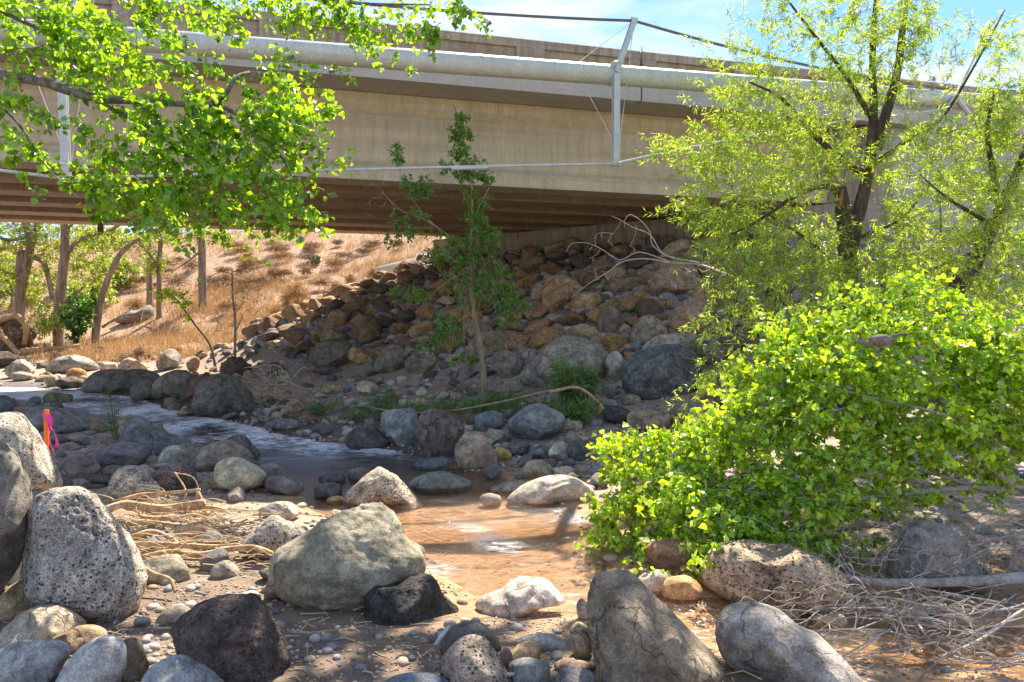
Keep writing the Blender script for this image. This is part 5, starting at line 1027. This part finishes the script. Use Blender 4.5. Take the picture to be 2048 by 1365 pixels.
# dry grass cover on the slope
n_ = 21000; gx_ = rng.uniform(-34, 3, n_ * 3); gy_ = rng.uniform(21, 62, n_ * 3); gx_[:n_ // 2] = rng.uniform(-14, 0, n_ // 2); gy_[:n_ // 2] = rng.uniform(21, 34, n_ // 2)
gpx = 1024 + gx_ / gy_ * F; k = np.where((gpx > -60) & (gpx < 960) & (poly_dist(gx_, gy_) > 3.2 + 1.5 * (gy_ < 23)) & (vnoise(np.stack([gx_ * .5, gy_ * .5, gx_ * 0], -1)) + rng.uniform(-.3, .3, len(gx_)) > .41) & (stream_e(gx_, gy_)[0] > 1.5))[0][:n_]
gp = np.stack([gx_[k], gy_[k], ground(gx_[k], gy_[k]) - .02], -1); mb = MB(); q = np.repeat(gp, 6, 0) + rng.normal(size=(len(gp) * 6, 3)) * [.09, .09, 0]
dr = rng.normal(size=(len(q), 3)) * .45 + [0, 0, 1]; leaves(mb, q, dr, .36 * rng.uniform(.4, 1.4, len(q)), 'blade', rng, 0)
setp(mb.build('dry_grass', 'dry'), kind='stuff')
# prickly pear
pc = P(630, 528, hit(630, 530, 22)); ppm = empty('prickly_pear', tuple(pc), label='green prickly pear cactus alone on the dry slope', cat='cactus')
for (dx, dz, r_, rot) in ((-.25, .0, .2, .4), (.05, .05, .22, -.2), (.3, .0, .19, .6), (-.1, .32, .2, .9), (.22, .34, .19, -.5), (-.4, .28, .15, .3), (.42, .3, .14, 1.0)):
    dx, dz, r_ = dx * .62, dz * .62 + .1, r_ * .68
    v, f = ico(3); c_, s_ = math.cos(rot), math.sin(rot); p = v * [r_ * .75, .05, r_]; p = np.stack([p[:, 0] * c_ + p[:, 2] * s_ * .3, p[:, 1], p[:, 2]], -1); MB().add(p + [dx, rng.uniform(-.1, .1), dz], f).build('pad', 'cactus', ppm, smooth=True)
# corrugated pipe lying on the slope
c0, c1 = P(755, 545, 24.5), P(842, 522, 26); tt = np.linspace(0, 1, 60); ct = MB().tube(c0 + (c1 - c0) * tt[:, None], .16 + .025 * np.sin(tt * 60 * math.pi * .66), 16)
setp(ct.build('corrugated_pipe', simple('ribbed_grey', (.45, .43, .38), .7, 0, 20, .2)), 'ribbed grey pipe lying on the dry slope behind the rock heap', 'pipe')

# weeds
def weed(label, px, py, d, h, n, rng, w=.25, lm='weed_leaf', lsize=.09, kind='willow', per=16):
    b_ = P(px, py, d); b_[2] = float(ground(b_[0:1], b_[1:2])[0]); stems = []
    root = empty('weed', tuple(b_), label=label, cat='plant', group='green weeds along the creek'); mb = MB(); P_, D_ = [], []
    for k in range(n):
        a = rng.uniform(0, 6.28); l = h * rng.uniform(.5, 1.05); o = np.array([math.cos(a), math.sin(a), 0]) * w * rng.uniform(.2, 1.1); pts = np.array([o * .15, o * .5 + [0, 0, l * .55], o + [0, 0, l]]); pts = spline(pts, 4)
        mb.tube(pts, np.linspace(.005, .002, len(pts)), 4, 0, cap=False); tw = [(pts, None)]
        lp, ld = leafy(tw, rng, per, l * .85, kind, lsize, .01, .25, .7); P_.append(lp); D_.append(ld)
    leaves(mb, np.vstack(P_), np.vstack(D_), lsize, kind, rng, 1); mb.build('foliage', ['straw' if n < 5 else 'dark_twig', lm], root); return root
weed('tall single weed growing at the left stream edge', 235, 878, 10.6, .95, 9, rng, .30, per=30)
weed('bushy green willow weed in front of the pale streaked boulder', 1150, 800, 12.1, .85, 95, rng, .55, lsize=.13, per=26)
weed('lower green weed clump beside the fallen log end', 1150, 832, 11.3, .42, 55, rng, .40, lsize=.12, per=20)
for k, (px, py, d, h, n, w, lab) in enumerate([(640, 800, 13.2, .3, 9, .3, 'low weed at the left tip of the fallen branch'), (720, 812, 12.6, .28, 12, .4, 'sparse weed along the fallen branch left of the block stone'), (830, 800, 12.4, .38, 18, .45, 'green weed above the tall pitted rock'), (900, 806, 12.3, .42, 20, .45, 'leafy weed right of the pitted rock top'), (970, 800, 12.3, .36, 18, .42, 'low weed below the sapling trunk'), (1040, 812, 12.0, .30, 14, .36, 'small weed under the fallen log middle'), (1085, 800, 12, .3, 12, .3, 'small weed left of the bushy willow weed'), (770, 790, 13, .5, 12, .4, 'taller weed behind the fallen branch left of centre'), (1010, 780, 12.6, .5, 14, .45, 'leafy weed clump right of the sapling foot'), (500, 1010, 8.6, .18, 5, .14, 'tiny weed on sand left of the triangular boulder'), (1230, 650, 14.8, .6, 10, .4, 'thin grassy weed in the right side of the rock heap'), (1420, 700, 12.5, .45, 14, .4, 'green grass tuft below the willow twigs')]):
    weed(lab, px, py, d, h, int(n * 2.2), rng, w * 1.35, lsize=.10 if d > 9 else .06)
# pieces of wood
def logo(name, label, pts, r0, r1, mt, cat='driftwood', group=None, n=8, wob=.4, twigs=None, tm=None, parent=None, base=None):
    p = spline([np.array(q) for q in pts], 6); bs = p[0] if base is None else base
    mb = MB().tube(p - bs, np.linspace(r0, r1, len(p)), n, wob=wob)
    if twigs is not None:
        for q, r in grow(limbnodes(p, np.linspace(r0, r1, len(p))), twigs, rng, .2, .0022 if p[0][1] < 9 else .004): mb.tube(q - bs, r, 4, 0, cap=False)
    if parent: return mb.build(name, mt, parent, smooth=True)
    return setp(mb.build(name, mt, None, (0, 0, 0), smooth=True), label, cat, group) if False else setp(link(name, mb.v, mb.f, mt, None, tuple(bs), True), label, cat, group)
def gp_(px, py, up=.03):
    d = hit(px, py); q = P(px, py, d); q[2] += up; return q
logo('fallen_branch', 'long thin fallen branch lying across the gravel below the green weeds', [gp_(575, 838, .05), gp_(700, 822, .1), P(800, 825, 12.0), P(900, 822, 11.9), P(1000, 805, 11.9), P(1100, 782, 11.9), P(1180, 772, 11.9)], .008, .026, 'sapling_bark', cat='branch')
logo('driftwood_log', 'twisted root end of the fallen log hanging by the weeds', [P(1100, 785, 11.7), P(1150, 775, 11.6), P(1180, 790, 11.5), P(1205, 815, 11.3), P(1195, 830, 11.3)], .028, .018, 'drift', twigs=blob(1180, 800, 30, 30, 11.4, .2, 20, rng))
DW = 'driftwood beside the big pitted boulder'
DL = [('thick forked driftwood log along the top of the pile', [(205, 1022), (260, 1012), (320, 1018), (370, 1012), (410, 1006)], .045, .035, .16), ('driftwood root curving down at the right end of the pile', [(330, 1018), (400, 1015), (440, 1018), (462, 1028)], .03, .008, .14), ('upright forked driftwood stub at the right of the pile', [(395, 985), (402, 1000), (408, 1015), (415, 1030)], .022, .02, .14), ('sun-bleached driftwood stick across the top of the pile', [(240, 1000), (290, 990), (350, 985), (400, 980)], .02, .016, .24),
      ('thick pale log with sawn-looking end in the middle of the pile', [(352, 1068), (380, 1068), (405, 1070), (432, 1076)], .075, .078, .06), ('long twisted driftwood above the pale log', [(240, 1048), (300, 1046), (360, 1052), (400, 1050)], .026, .016, .08), ('driftwood stem lying below the pale log', [(255, 1092), (320, 1090), (380, 1092), (440, 1094), (480, 1090)], .026, .012, .08), ('dark knotted driftwood at the lower edge of the pile', [(275, 1118), (340, 1108), (400, 1110), (450, 1100), (505, 1095), (545, 1108)], .028, .018, .06), ('thin long bare twig rising over the pile', [(350, 945), (372, 985), (360, 1020), (400, 1045), (445, 1085)], .008, .006, .12), ('arched bare twig over the driftwood', [(345, 945), (385, 955), (397, 985), (380, 1010)], .006, .004, .24), ('slanted brown root below the pile', [(285, 1135), (310, 1150), (340, 1160), (350, 1185)], .018, .010, .04), ('short split driftwood piece in the pile centre', [(265, 1075), (300, 1066), (340, 1078), (360, 1094)], .028, .02, .08), ('frayed driftwood slab at the left of the pile', [(212, 1035), (250, 1032), (300, 1038), (340, 1036)], .04, .022, .10)]
for lab, pts, r0, r1, up in DL:
    q = []
    d0 = np.mean([hit(a, b_ + up / 7 * F) for a, b_ in pts])
    for a, b_ in pts: q.append(P(a, b_, d0 - (b_ - 1050) / 400))
    logo('driftwood', lab, q, r0, r1, 'drift', group=DW, wob=.9, twigs=blob(np.mean([a for a, _ in pts]), np.mean([b_ for _, b_ in pts]), 60, 16, d0, .25, 16, rng) if r0 > .025 else None)
mb = MB()
for k in range(105):
    px, py = rng.uniform(1640, 2160), rng.uniform(985, 1300); d = min(5.9, hit(min(px, 2040), max(py, 1010)) * rng.uniform(.84, .97)); p = P(px, py, d); l = rng.uniform(.25, 1.1); a = rng.normal(math.pi + .15, .55)
    e_ = p + np.array([math.cos(a), rng.normal(0, .25), math.sin(a) * .45]) * l; md = (p + e_) / 2 + rng.normal(size=3) * l * .16 - [0, 0, l * .08]; r0 = rng.uniform(.003, .008); gz = ground(np.array([e_[0]]), np.array([e_[1]]))[0]; e_[2] = max(e_[2], gz + .02)
    pts = spline([p, md, e_], 5); mb.tube(pts, np.linspace(r0, .0016, len(pts)), 5, cap=False)
    for j in range(3):
        q = pts[rng.integers(2, len(pts))]; f_ = q + rng.normal(size=3) * [.18, .1, .12]; mb.tube(spline([q, (q + f_) / 2 + rng.normal(size=3) * .03, f_], 3), [.0028, .0026, .0024, .002, .002, .0017, .0014], 4, cap=False)
setp(mb.build('brush_tangle', 'cotton_bark'), kind='stuff')
mb = MB()
for k in range(170):
    px, py = rng.uniform(215, 540), rng.uniform(1004, 1130)
    if py < 1000 + (px - 400) * .5: continue
    p = gp_(px, py, rng.uniform(.01, .14)); a = rng.normal(0, .35); l = rng.uniform(.2, .6); e_ = p + np.array([math.cos(a), math.sin(a) * .5, rng.normal(0, .1)]) * l * (1 if k % 2 else -1); e_[2] = max(e_[2], p[2] - .1)
    mb.tube(spline([p, (p + e_) / 2 + rng.normal(size=3) * l * .14, e_], 4), np.linspace(rng.uniform(.004, .011), .002, 9), 5, cap=False)
for k in range(760):
    px, py = (rng.uniform(220, 540), rng.uniform(1000, 1150)) if k < 300 else (rng.uniform(-10, 1150), rng.uniform(1080, 1370)) if k < 600 else (rng.uniform(1250, 2050), rng.uniform(1150, 1370))
    if k < 300 and py < 990 + (px - 220) * .18: continue
    p = gp_(px, py, .012 + (rng.uniform(0, .12) if k < 300 else 0)); a = rng.normal(0, .5) if k < 300 else rng.uniform(0, 6.28); l = rng.uniform(.05, .32) * (1 if k < 300 else .7); dv_ = np.array([math.cos(a), math.sin(a) * .6, rng.normal(0, .12 if k < 300 else .04)]) * l
    mb.tube([p, p + dv_ * .5 + rng.normal(size=3) * l * .10, p + dv_], [.005, .004, .002], 4, cap=False)
for k in range(900):
    px, py = (rng.uniform(-10, 1150), rng.uniform(1080, 1370)) if k < 500 else (rng.uniform(1250, 2050), rng.uniform(1120, 1370)); 
    if k % 2 == 0: continue
    p = gp_(px, py, .008); a = rng.uniform(0, 6.28); leaves(mb, np.array([p]), np.array([[math.cos(a), math.sin(a), .1]]), .035, 'oval', rng, 0, .4)
setp(mb.build('litter', 'straw'), kind='stuff')
logo('bark_chunk', 'grey weathered piece of wood leaning by the black boulder', [P(868, 1300, 4.3), P(880, 1280, 4.35), P(893, 1262, 4.4), P(902, 1252, 4.42)], .022, .014, 'bleached', cat='wood', wob=.8)
logo('driftwood', 'pale curved stick at the bottom edge by the teal-grey stone', [P(1015, 1350, 3.75), P(1045, 1345, 3.75), P(1075, 1352, 3.75), P(1088, 1372, 3.75)], .010, .006, 'bleached')
# dead branch over the rock heap
logo('dead_branch', 'pale bare dead branch reaching left over the rock heap', PP((1480, 560, 10.0), (1400, 530, 11.2), (1345, 526, 11.5), (1290, 518, 11.7), (1245, 524, 11.8), (1215, 545, 11.8), (1175, 570, 11.8), (1140, 598, 11.9)), .018, .005, 'bleached', cat='branch', twigs=np.vstack([blob(1200, 545, 40, 25, 11.7, .2, 7, rng), blob(1370, 560, 45, 40, 11.3, .3, 26, rng), blob(1420, 540, 60, 50, 10.8, .3, 30, rng)]))
logo('dead_branch', 'crooked upper dead branch with hooked tips over the rock heap', PP((1400, 526, 11.1), (1330, 510, 11.4), (1300, 470, 11.4), (1265, 455, 11.5), (1240, 440, 11.5), (1222, 432, 11.5)), .013, .004, 'bleached', cat='branch', twigs=np.vstack([blob(1215, 480, 30, 20, 11.5, .2, 6, rng), blob(1275, 450, 16, 14, 11.5, .1, 3, rng), blob(1240, 500, 40, 20, 11.5, .2, 6, rng)]))
logo('dead_branch', 'long thin dead branch ending left beside the tall tan block', PP((1345, 526, 11.45), (1280, 505, 11.6), (1240, 520, 11.7), (1205, 500, 11.8), (1180, 488, 11.9), (1145, 487, 11.9), (1132, 505, 11.9)), .010, .004, 'bleached', cat='branch', twigs=blob(1190, 510, 20, 20, 11.8, .1, 4, rng))
logo('dead_branch', 'hooked thin dead branch standing highest above the rock heap', PP((1330, 512, 11.4), (1305, 490, 11.4), (1300, 465, 11.4), (1285, 445, 11.4), (1262, 430, 11.4), (1250, 440, 11.4), (1249, 455, 11.4)), .009, .0035, 'bleached', cat='branch')
for k, (pts, lab) in enumerate([([(1500, 600, 9.4), (1440, 625, 9.6), (1400, 640, 9.7), (1350, 645, 9.8)], 'upper drooping bare willow shoot left of the broken stub'), ([(1500, 640, 9.4), (1450, 655, 9.5), (1400, 665, 9.6), (1330, 668, 9.7)], 'lower drooping bare willow shoot left of the broken stub'), ([(1510, 690, 9.0), (1440, 690, 9.2), (1435, 710, 9.2), (1400, 720, 9.3), (1368, 716, 9.3)], 'curled bare shoot in front of the dark blue boulder'), ([(1480, 765, 8.7), (1430, 795, 8.9), (1400, 805, 9.0), (1345, 800, 9.0)], 'lowest bare shoot pointing at the gravel bar')]):
    logo('bare_shoot', lab, PP(*pts), .010, .003, 'dark_twig', cat='twig', twigs=blob(*[np.mean([q[i] for q in pts]) for i in (0, 1)], 60, 20, pts[1][2], .2, 14, rng))
# bleached fallen wood in the bottom right
def PG(pts, f=.93): return [P(a, b_, min(d, max(3.2, hit(min(a, 2100), b_) * f))) for a, b_, d in pts]
def bl(b_, f=.9):
    b_ = list(b_); b_[4] = min(b_[4], hit(min(b_[0], 2050), b_[1] + b_[3] * .5) * f); return blob(*b_, rng=rng)
ft = logo('fallen_log', 'bleached fallen log lying low across the bottom right with bare twigs', PG(((2200, 1145, 5.7), (2048, 1156, 5.6), (1960, 1162, 5.6), (1860, 1166, 5.55), (1760, 1166, 5.5), (1700, 1158, 5.5), (1640, 1125, 5.6), (1600, 1110, 5.7))), .048, .012, 'cotton_bark', cat='log', n=10,
          twigs=np.vstack([bl((1800, 1110, 180, 60, 5.6, .4, 230)), bl((1950, 1090, 130, 70, 5.7, .4, 140)), bl((1850, 1230, 180, 50, 5.3, .35, 130)), bl((1700, 1190, 110, 40, 5.4, .3, 30))]))
for lab, pts, r0, r1, tw in [('long bare branch sweeping down through the water at bottom right', [(2120, 1180, 5.4), (2000, 1220, 5.2), (1900, 1190, 5.3), (1830, 1215, 5.2), (1740, 1250, 5.1), (1705, 1262, 5.1)], .009, .004, (1850, 1220, 120, 40, 5.2, .2, 26)), ('brown root branch rising to the bottom right corner', [(1870, 1320, 4.6), (1960, 1280, 4.8), (2040, 1225, 5.0), (2120, 1190, 5.1)], .008, .014, (1980, 1290, 90, 40, 4.8, .25, 40)), ('pale stick lying on sand in the bottom right corner', [(1900, 1345, 4.3), (1980, 1335, 4.35), (2060, 1318, 4.4)], .004, .006, None),
                               ('arched bare branch above the fallen trunk', [(2100, 1050, 6.0), (1990, 1080, 5.8), (1900, 1105, 5.6), (1800, 1120, 5.5), (1690, 1115, 5.5)], .016, .005, (1850, 1080, 150, 50, 5.7, .3, 50)), ('thin branch drooping in front of the broad tan boulder', [(1700, 1150, 5.5), (1620, 1180, 5.35), (1560, 1185, 5.3), (1500, 1170, 5.3), (1470, 1120, 5.4)], .010, .003, (1580, 1180, 80, 30, 5.3, .1, 14)), ('twiggy dead branch resting on the sand at right', [(1830, 1240, 4.9), (1870, 1290, 4.7), (1930, 1320, 4.5), (2050, 1330, 4.4)], .010, .006, (1920, 1310, 110, 40, 4.6, .2, 40))]:
    logo('bare_branch', lab, PG(pts), r0, r1, 'cotton_bark', cat='branch', group='bare branches around the fallen trunk', twigs=None if tw is None else bl(tw), n=7)
kn = logo('wood_knot', 'grey weathered wood knot caught among the bright leaves', PP((1716, 682, 5.7), (1740, 688, 5.7), (1762, 682, 5.7), (1790, 672, 5.7), (1812, 668, 5.7)), .02, .012, 'limb', cat='wood')
v, f = ico(4); me = MB().add(v * (1 + .25 * fbm(v * 2.5, 3))[:, None] * [.10, .06, .048] + (P(1762, 681, 5.7) - P(1716, 682, 5.7)), f).build('burl', 'limb', kn, smooth=True)
# flood torn roots at the left edge
for lab, pts, r0, r1 in [('thick torn root arch at the left edge of the far bank', [(-30, 660, 23), (5, 640, 23), (35, 634, 23), (52, 655, 23), (48, 690, 23)], .13, .07), ('reddish torn root slanting down at the left edge', [(-20, 640, 22.6), (5, 672, 22.5), (25, 695, 22.4), (40, 710, 22.3)], .10, .05), ('root tangle lying right of the torn arch', [(40, 705, 22.5), (80, 700, 22.5), (130, 695, 22.6), (160, 690, 22.7)], .10, .04)]:
    logo('torn_root', lab, PP(*pts), r0, r1, 'drift', cat='root', wob=1.0, twigs=blob(pts[1][0] + 10, pts[1][1], 40, 20, pts[1][2], .4, 20, rng))
v, f = ico(5); o = link('root_mass', (v * (1 + .45 * fbm(v * 3, 4))[:, None] * [.55, .4, .55]).tolist(), f, 'root', None, tuple(P(30, 672, 23.3))); setp(o, 'brown earthy root mass under the torn root arch', 'roots')
mb = MB()
for k in range(40):
    a0 = P(rng.uniform(520, 590), rng.uniform(755, 805), 14.2); e_ = a0 + [rng.uniform(-1.0, .6), rng.uniform(-.3, .3), rng.uniform(-.12, .25)]; mb.tube(spline([a0, (a0 + e_) / 2 + rng.normal(size=3) * .12, e_], 4), .008, 4, cap=False)
setp(mb.build('dry_roots', 'straw'), 'tangle of dry golden roots beside the round pitted dark boulder', 'roots', None, 'stuff')
# orange stake with pink ribbon
sp = P(93, 905, 7.6); sz = float(ground(sp[0:1], sp[1:2])[0]) - .1; h_ = P(93, 820, 7.6)[2]
st = empty('survey_stake', (sp[0], sp[1], sz), .15, label='orange topped survey stake with pink flagging behind the bleached boulder', cat='stake')
MB().box(-.022, .022, -.012, .012, 0, h_ - sz).build('stake', 'orange', st)
q = np.array([0.02, -.016, h_ - sz - .05]); mb = MB()
for dx, ln_, tw_ in ((.03, .42, .03), (.06, .34, -.02)):
    n_ = 12; tt = np.linspace(0, 1, n_); c_ = np.stack([q[0] + dx * 1.6 * tt + tw_ * np.sin(tt * 7) * .5, q[1] - .01 * np.sin(tt * 5), q[2] - ln_ * tt], -1)
    w_ = .018 + .010 * np.sin(tt * 4 + dx * 40); l_, r_ = c_.copy(), c_.copy(); l_[:, 0] -= w_ * np.cos(tt * 4); r_[:, 0] += w_ * np.cos(tt * 4); l_[:, 1] -= w_ * np.sin(tt * 4); r_[:, 1] += w_ * np.sin(tt * 4)
    mb.add(np.vstack([l_, r_]), [(i, i + 1, n_ + i + 1, n_ + i) for i in range(n_ - 1)])
mb.box(-.027, .027, -.018, .018, h_ - sz - .075, h_ - sz - .045); mb.build('ribbon', 'pink', st)
# hanging nest
nb = P(266, 432, 6.0); v, f = ico(4); no = link('bird_nest', (v * (1 + .25 * fbm(v * 3, 3))[:, None] * [.026, .024, .045] * (1 - .25 * v[:, 2:3])).tolist(), f, 'limb', None, tuple(nb)); setp(no, 'grey woven hanging nest at the tip of the cottonwood leaves', 'nest')
